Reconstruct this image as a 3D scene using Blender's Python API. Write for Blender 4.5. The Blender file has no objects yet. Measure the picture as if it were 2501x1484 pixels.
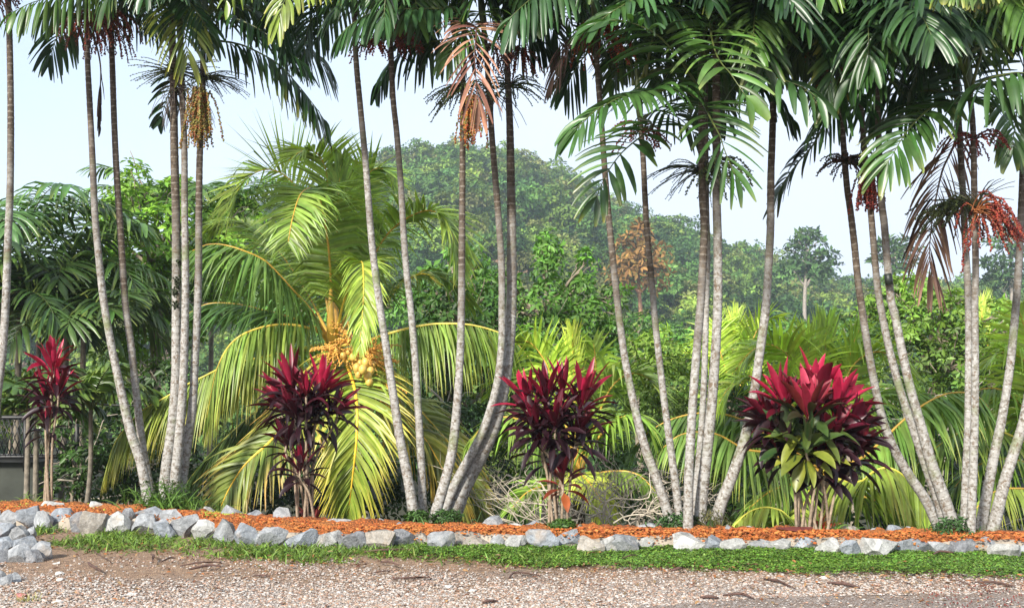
import bpy, math, random
import numpy as np
from mathutils import Vector

# ------------------------------------------------------------------ camera, world, sun
SC = bpy.context.scene
COL = SC.collection
FPX = 2682.0            # focal length in units of a 2501-pixel-wide frame
CX, CY, HOR = 1250.5, 742.0, 890.0
CAMZ = 1.6
PITCH = math.atan((HOR - CY) / FPX)
cam_d = bpy.data.cameras.new('camera')
cam_d.sensor_width = 36.0
cam_d.lens = 36.0 * FPX / 2501.0
cam_d.clip_start = 0.1
cam_d.clip_end = 3000.0
cam = bpy.data.objects.new('camera', cam_d)
COL.objects.link(cam)
cam.location = (0, 0, CAMZ)
cam.rotation_euler = (math.pi / 2 + PITCH, 0, 0)
SC.camera = cam
SC.view_settings.view_transform = 'Standard'
SC.view_settings.look = 'None'
SC.view_settings.exposure = 0.85
SC.view_settings.gamma = 1.0

SUN_EL, SUN_AZ = math.radians(33), math.radians(-152)   # azimuth from +Y, clockwise positive: behind the camera, to the left
world = bpy.data.worlds.new('World')
SC.world = world
world.use_nodes = True
wn, wl = world.node_tree.nodes, world.node_tree.links
wn.clear()
w_out = wn.new('ShaderNodeOutputWorld')
w_bg = wn.new('ShaderNodeBackground')
w_bg.inputs['Strength'].default_value = 0.14
sky = wn.new('ShaderNodeTexSky')
sky.sky_type = 'NISHITA'
sky.sun_disc = False
sky.sun_elevation = SUN_EL
sky.sun_rotation = SUN_AZ
sky.air_density = 1.0
sky.dust_density = 1.2
sky.ozone_density = 1.0
# thin bright overcast drifting over the blue
w_tc = wn.new('ShaderNodeTexCoord')
w_noise = wn.new('ShaderNodeTexNoise')
w_noise.inputs['Scale'].default_value = 1.3
w_noise.inputs['Detail'].default_value = 5
w_map = wn.new('ShaderNodeMapping')
w_map.inputs['Scale'].default_value = (1, 1, 2.5)
w_map.inputs['Location'].default_value = (0.35, 0.0, 0.2)
wl.new(w_tc.outputs['Generated'], w_map.inputs['Vector'])
wl.new(w_map.outputs['Vector'], w_noise.inputs['Vector'])
w_sep = wn.new('ShaderNodeSeparateXYZ')
wl.new(w_tc.outputs['Generated'], w_sep.inputs[0])
w_mr = wn.new('ShaderNodeMapRange')
w_mr.inputs['From Min'].default_value = -0.5
w_mr.inputs['From Max'].default_value = 0.3
w_mr.inputs['To Min'].default_value = -0.05
w_mr.inputs['To Max'].default_value = 0.5
wl.new(w_sep.outputs['X'], w_mr.inputs['Value'])
w_add = wn.new('ShaderNodeMath'); w_add.operation = 'ADD'; w_add.use_clamp = True
wl.new(w_noise.outputs['Fac'], w_add.inputs[0]); wl.new(w_mr.outputs['Result'], w_add.inputs[1])
w_mix = wn.new('ShaderNodeMix'); w_mix.data_type = 'RGBA'
wl.new(w_add.outputs[0], w_mix.inputs['Factor'])
wl.new(sky.outputs['Color'], w_mix.inputs['A'])
w_mix.inputs['B'].default_value = (3.9, 4.4, 5.2, 1)
wl.new(w_mix.outputs['Result'], w_bg.inputs['Color'])
wl.new(w_bg.outputs[0], w_out.inputs['Surface'])

sun_d = bpy.data.lights.new('sun', 'SUN')
sun_d.energy = 4.4
sun_d.angle = math.radians(6.0)
sun_d.color = (1.0, 0.95, 0.86)
sun = bpy.data.objects.new('sun', sun_d)
COL.objects.link(sun)
sd = Vector((math.sin(SUN_AZ) * math.cos(SUN_EL), math.cos(SUN_AZ) * math.cos(SUN_EL), math.sin(SUN_EL)))
sun.rotation_euler = sd.to_track_quat('Z', 'Y').to_euler()
sun.location = (-20, -30, 40)

# ------------------------------------------------------------------ picture <-> place
_c, _s = math.cos(PITCH), math.sin(PITCH)
def ray(px, py):
    x, y = (px - CX) / FPX, (CY - py) / FPX
    return np.array([x, _c - y * _s, _s + y * _c])
def P(px, py, Y):
    r = ray(px, py)
    return np.array([0, 0, CAMZ]) + r * (Y / r[1])
def G(px, py, z=0.0):
    r = ray(px, py)
    return np.array([0, 0, CAMZ]) + r * ((z - CAMZ) / r[2])
def proj(p):
    p = np.asarray(p, float) - np.array([0, 0, CAMZ])
    dep = p[..., 1] * _c + p[..., 2] * _s
    up = -p[..., 1] * _s + p[..., 2] * _c
    return CX + FPX * p[..., 0] / dep, CY - FPX * up / dep
def lin(*c):     # sRGB 0..255 -> linear
    return np.array([((v / 255) / 12.92 if v / 255 < 0.04045 else ((v / 255 + 0.055) / 1.055) ** 2.4) for v in c])

# ------------------------------------------------------------------ object helpers
def tag(o, label=None, cat=None, group=None, kind=None):
    if label: o['label'] = label
    if cat: o['category'] = cat
    if group: o['group'] = group
    if kind: o['kind'] = kind
    return o
def thing(name, label, cat, loc, group=None):
    o = bpy.data.objects.new(name, None)
    o.empty_display_size = 0.2
    o.location = [float(v) for v in loc]
    COL.objects.link(o)
    return tag(o, label, cat, group)

class MB:
    """collects vertices, quads, triangles and a leaf/stone colour per vertex"""
    def __init__(self):
        self.v, self.c, self.f, self.n, self.a = [], [], [], 0, []
    def add(self, v, faces, c, a=None):
        v = np.asarray(v, np.float64).reshape(-1, 3)
        c = np.asarray(c, np.float64)
        if c.ndim == 1: c = np.tile(c[:3], (len(v), 1))
        self.v.append(v); self.c.append(c.reshape(-1, 3))
        self.a.append(np.zeros(len(v)) if a is None else np.asarray(a, float))
        for f in (faces if isinstance(faces, list) else [faces]):
            self.f.append(np.asarray(f, np.int64) + self.n)
        self.n += len(v)
    def build(self, name, mat, parent=None, smooth=True, loc=None):
        me = bpy.data.meshes.new(name)
        V = np.concatenate(self.v); Cc = np.concatenate(self.c); A = np.concatenate(self.a)
        if parent is not None: V = V - np.array(parent.matrix_basis.translation)
        elif loc is not None: V = V - np.asarray(loc, float)
        loops = np.concatenate([f.ravel() for f in self.f])
        cnt = np.concatenate([np.full(len(f), f.shape[1]) for f in self.f])
        start = np.concatenate([[0], np.cumsum(cnt)[:-1]])
        me.vertices.add(len(V)); me.vertices.foreach_set('co', V.astype(np.float32).ravel())
        me.loops.add(len(loops)); me.loops.foreach_set('vertex_index', loops.astype(np.int32))
        me.polygons.add(len(cnt)); me.polygons.foreach_set('loop_start', start.astype(np.int32))
        me.polygons.foreach_set('loop_total', cnt.astype(np.int32))
        me.polygons.foreach_set('use_smooth', np.full(len(cnt), smooth))
        me.update(calc_edges=True)
        at = me.color_attributes.new('tint', 'FLOAT_COLOR', 'POINT')
        at.data.foreach_set('color', np.concatenate([np.clip(Cc, 0, 1), np.ones((len(Cc), 1))], 1).astype(np.float32).ravel())
        if A.any():
            aa = me.attributes.new('along', 'FLOAT', 'POINT')
            aa.data.foreach_set('value', A.astype(np.float32))
        me.materials.append(mat)
        o = bpy.data.objects.new(name, me)
        COL.objects.link(o)
        if parent is not None: o.parent = parent
        elif loc is not None: o.location = [float(v) for v in loc]
        return o

def unit(a):
    a = np.asarray(a, float)
    return a / np.maximum(np.linalg.norm(a, axis=-1, keepdims=True), 1e-9)
def spline(pts, n):
    """Catmull-Rom through pts (k,d), n samples evenly spaced by length"""
    p = np.asarray(pts, float)
    p = np.vstack([2 * p[0] - p[1], p, 2 * p[-1] - p[-2]])
    out = []
    for i in range(1, len(p) - 2):
        t = np.linspace(0, 1, 12, endpoint=False)[:, None]
        a, b, c, d = p[i - 1], p[i], p[i + 1], p[i + 2]
        out.append(0.5 * ((2 * b) + (c - a) * t + (2 * a - 5 * b + 4 * c - d) * t ** 2 + (3 * b - a - 3 * c + d) * t ** 3))
    out.append(p[-2][None])
    q = np.vstack(out)
    L = np.concatenate([[0], np.cumsum(np.linalg.norm(np.diff(q[:, :3], axis=0), axis=1))])
    s = np.linspace(0, L[-1], n)
    return np.stack([np.interp(s, L, q[:, k]) for k in range(q.shape[1])], 1), L[-1]
def tube(mb, pts, rad, sides, col, along=None, cap=True):
    pts = np.asarray(pts, float); n = len(pts)
    rad = np.full(n, rad) if np.isscalar(rad) else np.asarray(rad, float)
    t = unit(np.gradient(pts, axis=0))
    ref = np.array([0.31, 0.95, 0.07]) if abs(t[0] @ np.array([0.31, 0.95, 0.07])) < 0.9 else np.array([1, 0, 0])
    b1 = unit(np.cross(t, ref)); b2 = np.cross(t, b1)
    an = np.linspace(0, 2 * np.pi, sides, endpoint=False)
    v = pts[:, None] + rad[:, None, None] * (np.cos(an)[None, :, None] * b1[:, None] + np.sin(an)[None, :, None] * b2[:, None])
    i = np.arange(n - 1)[:, None] * sides; j = np.arange(sides)[None]; j2 = (j + 1) % sides
    q = np.stack([i + j, i + j2, i + sides + j2, i + sides + j], -1).reshape(-1, 4)
    fs = [q]
    if cap:
        k = np.arange(1, sides - 1)
        fs.append(np.stack([np.zeros_like(k), k + 1, k], 1))
        fs.append(np.stack([np.zeros_like(k), k, k + 1], 1) + (n - 1) * sides)
    c = np.asarray(col, float)
    if c.ndim == 2: c = np.repeat(c, sides, 0)
    mb.add(v.reshape(-1, 3), fs, c, None if along is None else np.repeat(along, sides))

def blades(mb, base, d0, wv, L, W, droop, col, prof, K=6, fold=0.22, jag=0.0, rng=None, tipcol=None, edgecol=None, power=1.3, kink=None):
    """ribbon-like leaves, vectorised: base,d0,wv (n,3); L,W,droop (n,); col (n,3)"""
    n = len(base)
    down = np.array([0, 0, -1.0])
    p = base.copy(); rows = [p.copy()]; dirs = [d0.copy()]
    d = d0
    for k in range(1, K + 1):
        u = (k - 0.5) / K
        g = (droop * u ** power)[:, None]
        if kink is not None: g = g + kink[0][:, None] * float(u > kink[1])
        d = unit(d0 + g * down)
        p = p + d * (L / K)[:, None]
        rows.append(p.copy()); dirs.append(d)
    R = np.stack(rows, 1); D = np.stack(dirs, 1)
    w = wv[:, None] - (wv[:, None] * D).sum(-1, keepdims=True) * D
    w = unit(w)
    nr = np.cross(D, w)
    pr = np.interp(np.linspace(0, 1, K + 1), np.linspace(0, 1, len(prof)), prof)
    ww = (W[:, None] * pr[None])[..., None] * 0.5
    lft, rgt = R - w * ww + nr * ww * fold * 2, R + w * ww + nr * ww * fold * 2
    mid = R.copy()
    if jag and rng is not None:
        for arr in (lft, mid, rgt):
            arr[:, -1] += D[:, -1] * (rng.uniform(-1, 1, n) * jag * L)[:, None]
    v = np.stack([lft, mid, rgt], 2)                 # n,K+1,3,3
    b = np.arange(n)[:, None, None] * (K + 1) * 3; k = np.arange(K)[None, :, None] * 3; s = np.arange(2)[None, None]
    q = np.stack([b + k + s, b + k + s + 1, b + k + s + 4, b + k + s + 3], -1).reshape(-1, 4)
    u = np.linspace(0, 1, K + 1)[None, :, None, None]
    c = np.broadcast_to(col[:, None, None, :], v.shape).copy()
    if edgecol is not None:
        e = np.array([1, 0.0, 1])[None, None, :, None] * edgecol[1][:, None, None, None]
        c = c * (1 - e) + edgecol[0][:, None, None, :] * e
    if tipcol is not None:
        f = np.clip((u - tipcol[2]) / (1 - tipcol[2]), 0, 1) ** 1.5 * tipcol[1][:, None, None, None]
        c = c * (1 - f) + np.asarray(tipcol[0])[None, None, None, :] * f
    mb.add(v.reshape(-1, 3), q, c.reshape(-1, 3))

# ------------------------------------------------------------------ materials
def new_mat(name):
    m = bpy.data.materials.new(name); m.use_nodes = True
    nt = m.node_tree; nt.nodes.clear()
    return m, nt.nodes, nt.links
def N(ns, kind, **kw):
    n = ns.new(kind)
    for k, v in kw.items():
        if k in n.inputs.keys(): n.inputs[k].default_value = v
        else: setattr(n, k, v)
    return n
def mixc(ns, ls, a, b, fac, blend='MIX'):
    n = ns.new('ShaderNodeMix'); n.data_type = 'RGBA'; n.blend_type = blend
    for v, k in ((a, 'A'), (b, 'B'), (fac, 'Factor')):
        if hasattr(v, 'links') or hasattr(v, 'is_linked'): ls.new(v, n.inputs[k])
        elif k == 'Factor': n.inputs[k].default_value = v
        else: n.inputs[k].default_value = (*v[:3], 1)
    return n.outputs['Result']
def ramp(ns, ls, src, stops):
    r = ns.new('ShaderNodeValToRGB')
    el = r.color_ramp.elements
    while len(el) < len(stops): el.new(0.5)
    for e, (p, c) in zip(el, stops):
        e.position = p; e.color = (c, c, c, 1) if np.isscalar(c) else (*c[:3], 1)
    ls.new(src, r.inputs[0])
    return r.outputs[0]
def leaf_mat(name, rough=0.38, trans=0.28, gain=1.0, spec=0.5, nscale=9.0):
    m, ns, ls = new_mat(name)
    at = N(ns, 'ShaderNodeAttribute', attribute_name='tint')
    tc = ns.new('ShaderNodeTexCoord')
    no = N(ns, 'ShaderNodeTexNoise', Scale=nscale, Detail=3.0)
    ls.new(tc.outputs['Object'], no.inputs['Vector'])
    var = ramp(ns, ls, no.outputs['Fac'], [(0.25, 0.72 * gain), (0.75, 1.22 * gain)])
    c = mixc(ns, ls, at.outputs['Color'], var, 1.0, 'MULTIPLY')
    b = N(ns, 'ShaderNodeBsdfPrincipled', Roughness=rough)
    b.inputs['Specular IOR Level'].default_value = spec
    ls.new(c, b.inputs['Base Color'])
    t = ns.new('ShaderNodeBsdfTranslucent')
    ls.new(mixc(ns, ls, c, (1.0, 1.0, 0.45), 1.0, 'MULTIPLY'), t.inputs['Color'])
    mx = N(ns, 'ShaderNodeMixShader'); mx.inputs[0].default_value = trans
    ls.new(b.outputs[0], mx.inputs[1]); ls.new(t.outputs[0], mx.inputs[2])
    o = ns.new('ShaderNodeOutputMaterial'); ls.new(mx.outputs[0], o.inputs['Surface'])
    return m
def tint_mat(name, rough=0.8, bump=0.0, bscale=30.0, lo=0.7, hi=1.25, nscale=20.0):
    m, ns, ls = new_mat(name)
    at = N(ns, 'ShaderNodeAttribute', attribute_name='tint')
    tc = ns.new('ShaderNodeTexCoord')
    no = N(ns, 'ShaderNodeTexNoise', Scale=nscale, Detail=5.0)
    ls.new(tc.outputs['Object'], no.inputs['Vector'])
    var = ramp(ns, ls, no.outputs['Fac'], [(0.3, lo), (0.7, hi)])
    b = N(ns, 'ShaderNodeBsdfPrincipled', Roughness=rough)
    ls.new(mixc(ns, ls, at.outputs['Color'], var, 1.0, 'MULTIPLY'), b.inputs['Base Color'])
    if bump:
        n2 = N(ns, 'ShaderNodeTexNoise', Scale=bscale, Detail=6.0)
        ls.new(tc.outputs['Object'], n2.inputs['Vector'])
        bp = N(ns, 'ShaderNodeBump', Strength=bump, Distance=0.02)
        ls.new(n2.outputs['Fac'], bp.inputs['Height']); ls.new(bp.outputs[0], b.inputs['Normal'])
    o = ns.new('ShaderNodeOutputMaterial'); ls.new(b.outputs[0], o.inputs['Surface'])
    return m

M_PALM = leaf_mat('palm_leaf', 0.36, 0.25, gain=0.95, spec=0.55)
M_COCO = leaf_mat('coconut_leaf', 0.4, 0.35, gain=1.65, spec=0.5)
M_CORD = leaf_mat('red_leaf', 0.42, 0.2, gain=0.8, spec=0.5, nscale=14)
M_LEAF = leaf_mat('tree_leaf', 0.45, 0.35, gain=1.35, spec=0.4, nscale=0.9)
M_FAR = leaf_mat('distant_leaf', 0.7, 0.2, spec=0.2, nscale=0.06)
M_GRASS = leaf_mat('grass_leaf', 0.5, 0.25, spec=0.35, nscale=3)
M_DRY = leaf_mat('dry_leaf', 0.75, 0.12, spec=0.2, nscale=12)
M_BERRY = tint_mat('berry', 0.45, lo=0.4, hi=1.0, nscale=14)
M_TWIG = tint_mat('twig', 0.85, 0.5, 40)
M_WOOD = tint_mat('branch_bark', 0.85, 0.6, 18, nscale=6)
M_PEB = tint_mat('pebble', 0.85, 0.0, lo=0.8, hi=1.15)
M_METAL = tint_mat('black_metal', 0.5, lo=0.8, hi=1.2)
M_CONC = tint_mat('concrete', 0.9, 0.4, 12, lo=0.6, hi=1.2, nscale=3)
M_NUT = tint_mat('coconut_husk', 0.45, lo=0.8, hi=1.15, nscale=10)

def palm_bark():
    m, ns, ls = new_mat('ringed_palm_bark')
    at = N(ns, 'ShaderNodeAttribute', attribute_name='tint')     # r: height 0..1, g: per-tree offset
    al = N(ns, 'ShaderNodeAttribute', attribute_name='along')
    tc = ns.new('ShaderNodeTexCoord')
    sep = ns.new('ShaderNodeSeparateColor'); ls.new(at.outputs['Color'], sep.inputs[0])
    n1 = N(ns, 'ShaderNodeTexNoise', Scale=5.0, Detail=4.0); ls.new(tc.outputs['Object'], n1.inputs['Vector'])
    n2 = N(ns, 'ShaderNodeTexNoise', Scale=28.0, Detail=5.0, Roughness=0.65); ls.new(tc.outputs['Object'], n2.inputs['Vector'])
    n3 = N(ns, 'ShaderNodeTexVoronoi', Scale=22.0); ls.new(tc.outputs['Object'], n3.inputs['Vector'])
    # pale lower stem, brown upper stem
    ad = N(ns, 'ShaderNodeMath', operation='MULTIPLY_ADD'); ls.new(n1.outputs['Fac'], ad.inputs[0]); ad.inputs[1].default_value = 0.55; ls.new(sep.outputs[0], ad.inputs[2])
    hf = ramp(ns, ls, ad.outputs[0], [(0.66, 0.0), (0.98, 1.0)])
    pale = mixc(ns, ls, (0.33, 0.32, 0.30), (0.10, 0.08, 0.055), ramp(ns, ls, n2.outputs['Fac'], [(0.45, 0.0), (0.66, 1.0)]))
    pale = mixc(ns, ls, pale, (0.46, 0.46, 0.43), ramp(ns, ls, n3.outputs['Distance'], [(0.10, 0.9), (0.26, 0.0)]))
    mossf = N(ns, 'ShaderNodeTexNoise', Scale=3.2, Detail=5.0); ls.new(tc.outputs['Object'], mossf.inputs['Vector'])
    pale = mixc(ns, ls, pale, (0.14, 0.17, 0.06), ramp(ns, ls, mossf.outputs['Fac'], [(0.56, 0.0), (0.68, 0.75)]))
    n5 = N(ns, 'ShaderNodeTexNoise', Scale=14.0, Detail=6.0, Roughness=0.7, Distortion=1.2); ls.new(tc.outputs['Object'], n5.inputs['Vector'])
    pale = mixc(ns, ls, pale, (0.13, 0.085, 0.05), ramp(ns, ls, n5.outputs['Fac'], [(0.56, 0.0), (0.62, 0.85)]))
    dark = mixc(ns, ls, (0.050, 0.033, 0.021), (0.13, 0.10, 0.07), ramp(ns, ls, n2.outputs['Fac'], [(0.42, 0.0), (0.7, 1.0)]))
    base = mixc(ns, ls, pale, dark, hf)
    # leaf-scar rings every ~7 cm, wandering
    dist = N(ns, 'ShaderNodeMath', operation='MULTIPLY_ADD'); ls.new(n1.outputs['Fac'], dist.inputs[0]); dist.inputs[1].default_value = 0.05; ls.new(al.outputs['Fac'], dist.inputs[2])
    fr = N(ns, 'ShaderNodeMath', operation='MULTIPLY'); ls.new(dist.outputs[0], fr.inputs[0]); fr.inputs[1].default_value = 1 / 0.068
    fx = N(ns, 'ShaderNodeMath', operation='FRACT'); ls.new(fr.outputs[0], fx.inputs[0])
    ringp = ramp(ns, ls, fx.outputs[0], [(0.0, 0.9), (0.10, 0.55), (0.2, 0.0), (0.92, 0.0), (1.0, 0.9)])
    rk = N(ns, 'ShaderNodeMath', operation='MULTIPLY'); hr = ramp(ns, ls, hf, [(0.0, 0.35), (1.0, 1.0)]); ls.new(ramp(ns, ls, n2.outputs['Fac'], [(0.38, 0.0), (0.6, 0.95)]), rk.inputs[0]); ls.new(hr, rk.inputs[1]); ringk = rk.outputs[0]
    rb = N(ns, 'ShaderNodeMath', operation='MULTIPLY'); ls.new(ringp, rb.inputs[0]); ls.new(ringk, rb.inputs[1])
    ringc = mixc(ns, ls, (0.16, 0.12, 0.09), (0.30, 0.27, 0.23), hf)
    col = mixc(ns, ls, base, ringc, rb.outputs[0])
    b = N(ns, 'ShaderNodeBsdfPrincipled', Roughness=0.85)
    ls.new(col, b.inputs['Base Color'])
    bh = N(ns, 'ShaderNodeMath', operation='ADD'); ls.new(n2.outputs['Fac'], bh.inputs[0]); ls.new(ringp, bh.inputs[1])
    bp = N(ns, 'ShaderNodeBump', Strength=0.5, Distance=0.006); ls.new(bh.outputs[0], bp.inputs['Height']); ls.new(bp.outputs[0], b.inputs['Normal'])
    o = ns.new('ShaderNodeOutputMaterial'); ls.new(b.outputs[0], o.inputs['Surface'])
    return m
M_BARK = palm_bark()

def rock_mat():
    m, ns, ls = new_mat('limestone')
    at = N(ns, 'ShaderNodeAttribute', attribute_name='tint')
    tc = ns.new('ShaderNodeTexCoord')
    oi = ns.new('ShaderNodeObjectInfo')
    va = ns.new('ShaderNodeVectorMath'); va.operation = 'ADD'
    ls.new(tc.outputs['Object'], va.inputs[0])
    cb = ns.new('ShaderNodeCombineXYZ')
    mu = N(ns, 'ShaderNodeMath', operation='MULTIPLY'); ls.new(oi.outputs['Random'], mu.inputs[0]); mu.inputs[1].default_value = 37.0
    ls.new(mu.outputs[0], cb.inputs[0]); ls.new(mu.outputs[0], cb.inputs[2]); ls.new(cb.outputs[0], va.inputs[1])
    n1 = N(ns, 'ShaderNodeTexNoise', Scale=9.0, Detail=8.0, Roughness=0.65, Distortion=0.8); ls.new(va.outputs[0], n1.inputs['Vector'])
    n2 = N(ns, 'ShaderNodeTexNoise', Scale=45.0, Detail=6.0, Roughness=0.7); ls.new(va.outputs[0], n2.inputs['Vector'])
    n4 = N(ns, 'ShaderNodeTexNoise', Scale=5.0, Detail=3.0); ls.new(va.outputs[0], n4.inputs['Vector'])
    v1 = N(ns, 'ShaderNodeTexVoronoi', Scale=11.0, feature='DISTANCE_TO_EDGE'); 
    vd = ns.new('ShaderNodeVectorMath'); vd.operation = 'MULTIPLY_ADD'; ls.new(n1.outputs['Color'], vd.inputs[0]); vd.inputs[1].default_value = (0.25,) * 3; ls.new(va.outputs[0], vd.inputs[2])
    ls.new(vd.outputs[0], v1.inputs['Vector'])
    c = mixc(ns, ls, at.outputs['Color'], ramp(ns, ls, n1.outputs['Fac'], [(0.3, 0.5), (0.5, 0.95), (0.72, 1.55)]), 1.0, 'MULTIPLY')
    c = mixc(ns, ls, c, ramp(ns, ls, n2.outputs['Fac'], [(0.3, 0.72), (0.7, 1.25)]), 1.0, 'MULTIPLY')
    c = mixc(ns, ls, c, (0.42, 0.42, 0.41), ramp(ns, ls, v1.outputs['Distance'], [(0.0, 0.55), (0.035, 0.0)]))
    c = mixc(ns, ls, c, (0.36, 0.27, 0.19), ramp(ns, ls, n4.outputs['Fac'], [(0.58, 0.0), (0.72, 0.5)]))
    b = N(ns, 'ShaderNodeBsdfPrincipled', Roughness=0.75)
    ls.new(c, b.inputs['Base Color'])
    hh = N(ns, 'ShaderNodeMath', operation='MULTIPLY_ADD'); ls.new(n2.outputs['Fac'], hh.inputs[0]); hh.inputs[1].default_value = 0.35; ls.new(n1.outputs['Fac'], hh.inputs[2])
    bp = N(ns, 'ShaderNodeBump', Strength=0.9, Distance=0.03); ls.new(hh.outputs[0], bp.inputs['Height']); ls.new(bp.outputs[0], b.inputs['Normal'])
    o = ns.new('ShaderNodeOutputMaterial'); ls.new(b.outputs[0], o.inputs['Surface'])
    return m
M_ROCK = rock_mat()

def soil_mat():
    m, ns, ls = new_mat('orange_soil')
    tc = ns.new('ShaderNodeTexCoord')
    n1 = N(ns, 'ShaderNodeTexNoise', Scale=2.2, Detail=6.0); n2 = N(ns, 'ShaderNodeTexNoise', Scale=60.0, Detail=4.0); v = N(ns, 'ShaderNodeTexVoronoi', Scale=45.0)
    for x in (n1, n2, v): ls.new(tc.outputs['Object'], x.inputs['Vector'])
    c = mixc(ns, ls, (0.38, 0.095, 0.016), (0.48, 0.17, 0.035), ramp(ns, ls, n1.outputs['Fac'], [(0.35, 0.0), (0.7, 1.0)]))
    c = mixc(ns, ls, c, ramp(ns, ls, n2.outputs['Fac'], [(0.3, 0.55), (0.7, 1.2)]), 1.0, 'MULTIPLY')
    c = mixc(ns, ls, c, ramp(ns, ls, v.outputs['Distance'], [(0.1, 1.1), (0.7, 0.6)]), 1.0, 'MULTIPLY')
    b = N(ns, 'ShaderNodeBsdfPrincipled', Roughness=0.95); ls.new(c, b.inputs['Base Color'])
    bp = N(ns, 'ShaderNodeBump', Strength=0.9, Distance=0.02); ls.new(v.outputs['Distance'], bp.inputs['Height']); bp.invert = True; ls.new(bp.outputs[0], b.inputs['Normal'])
    o = ns.new('ShaderNodeOutputMaterial'); ls.new(b.outputs[0], o.inputs['Surface'])
    return m
M_SOIL = soil_mat()

def ground_mat():
    m, ns, ls = new_mat('gravel_and_earth')
    geo = ns.new('ShaderNodeNewGeometry')
    sp = ns.new('ShaderNodeSeparateXYZ'); ls.new(geo.outputs['Position'], sp.inputs[0])
    n1 = N(ns, 'ShaderNodeTexNoise', Scale=1.1, Detail=6.0, Roughness=0.6); n2 = N(ns, 'ShaderNodeTexNoise', Scale=14.0, Detail=6.0)
    v = N(ns, 'ShaderNodeTexVoronoi', Scale=75.0); v2 = N(ns, 'ShaderNodeTexVoronoi', Scale=130.0); nb = N(ns, 'ShaderNodeTexNoise', Scale=0.15, Detail=5.0)
    for x in (n1, n2, v, v2, nb): ls.new(geo.outputs['Position'], x.inputs['Vector'])
    # pale crushed stone against brown earth; stonier towards the camera
    ym = N(ns, 'ShaderNodeMapRange'); ym.inputs['From Min'].default_value = 8.9; ym.inputs['From Max'].default_value = 7.4
    ym.inputs['To Min'].default_value = -0.2; ym.inputs['To Max'].default_value = 0.26
    ls.new(sp.outputs['Y'], ym.inputs['Value'])
    ad = N(ns, 'ShaderNodeMath', operation='ADD'); ls.new(n1.outputs['Fac'], ad.inputs[0]); ls.new(ym.outputs[0], ad.inputs[1])
    gf = ramp(ns, ls, ad.outputs[0], [(0.38, 0.0), (0.66, 1.0)])
    sv = ns.new('ShaderNodeSeparateColor'); ls.new(v.outputs['Color'], sv.inputs[0])
    stone = ramp(ns, ls, sv.outputs[0], [(0.0, (0.20, 0.13, 0.09)), (0.35, (0.32, 0.235, 0.185)), (0.7, (0.42, 0.35, 0.30)), (1.0, (0.52, 0.48, 0.45))])
    stone = mixc(ns, ls, stone, ramp(ns, ls, v.outputs['Distance'], [(0.2, 1.0), (0.75, 0.45)]), 1.0, 'MULTIPLY')
    earth = mixc(ns, ls, (0.20, 0.125, 0.08), (0.36, 0.235, 0.15), ramp(ns, ls, n2.outputs['Fac'], [(0.35, 0.0), (0.65, 1.0)]))
    near = mixc(ns, ls, earth, stone, gf)
    wild = mixc(ns, ls, (0.035, 0.05, 0.018), (0.06, 0.045, 0.025), ramp(ns, ls, n2.outputs['Fac'], [(0.4, 0.0), (0.6, 1.0)]))
    c = mixc(ns, ls, near, wild, ramp(ns, ls, sp.outputs['Z'], [(0.0, 1.0), (0.001, 0.0)]))
    # z < -0.03 is the wild slope
    mz = N(ns, 'ShaderNodeMath', operation='LESS_THAN'); ls.new(sp.outputs['Z'], mz.inputs[0]); mz.inputs[1].default_value = -0.06
    my = N(ns, 'ShaderNodeMath', operation='GREATER_THAN'); ls.new(sp.outputs['Y'], my.inputs[0]); my.inputs[1].default_value = 9.8
    mm = N(ns, 'ShaderNodeMath', operation='MULTIPLY'); ls.new(mz.outputs[0], mm.inputs[0]); ls.new(my.outputs[0], mm.inputs[1])
    c = mixc(ns, ls, near, wild, mm.outputs[0])
    b = N(ns, 'ShaderNodeBsdfPrincipled', Roughness=0.92); ls.new(c, b.inputs['Base Color'])
    hh = N(ns, 'ShaderNodeMath', operation='ADD'); ls.new(v.outputs['Distance'], hh.inputs[0]); ls.new(v2.outputs['Distance'], hh.inputs[1])
    bp = N(ns, 'ShaderNodeBump', Strength=0.8, Distance=0.015); bp.invert = True; ls.new(hh.outputs[0], bp.inputs['Height']); ls.new(bp.outputs[0], b.inputs['Normal'])
    o = ns.new('ShaderNodeOutputMaterial'); ls.new(b.outputs[0], o.inputs['Surface'])
    return m
M_GROUND = ground_mat()

def asphalt_mat():
    m, ns, ls = new_mat('worn_asphalt')
    geo = ns.new('ShaderNodeNewGeometry')
    v = N(ns, 'ShaderNodeTexVoronoi', Scale=75.0); n1 = N(ns, 'ShaderNodeTexNoise', Scale=3.0, Detail=6.0)
    for x in (v, n1): ls.new(geo.outputs['Position'], x.inputs['Vector'])
    sv = ns.new('ShaderNodeSeparateColor'); ls.new(v.outputs['Color'], sv.inputs[0])
    c = ramp(ns, ls, sv.outputs[0], [(0.0, (0.085, 0.078, 0.075)), (0.7, (0.17, 0.16, 0.155)), (0.9, (0.24, 0.2, 0.18)), (1.0, (0.5, 0.46, 0.42))])
    c = mixc(ns, ls, c, (0.21, 0.15, 0.09), ramp(ns, ls, n1.outputs['Fac'], [(0.55, 0.0), (0.7, 0.7)]))
    b = N(ns, 'ShaderNodeBsdfPrincipled', Roughness=0.85); ls.new(c, b.inputs['Base Color'])
    bp = N(ns, 'ShaderNodeBump', Strength=0.7, Distance=0.008); bp.invert = True; ls.new(v.outputs['Distance'], bp.inputs['Height']); ls.new(bp.outputs[0], b.inputs['Normal'])
    o = ns.new('ShaderNodeOutputMaterial'); ls.new(b.outputs[0], o.inputs['Surface'])
    return m
M_ASPH = asphalt_mat()
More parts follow.
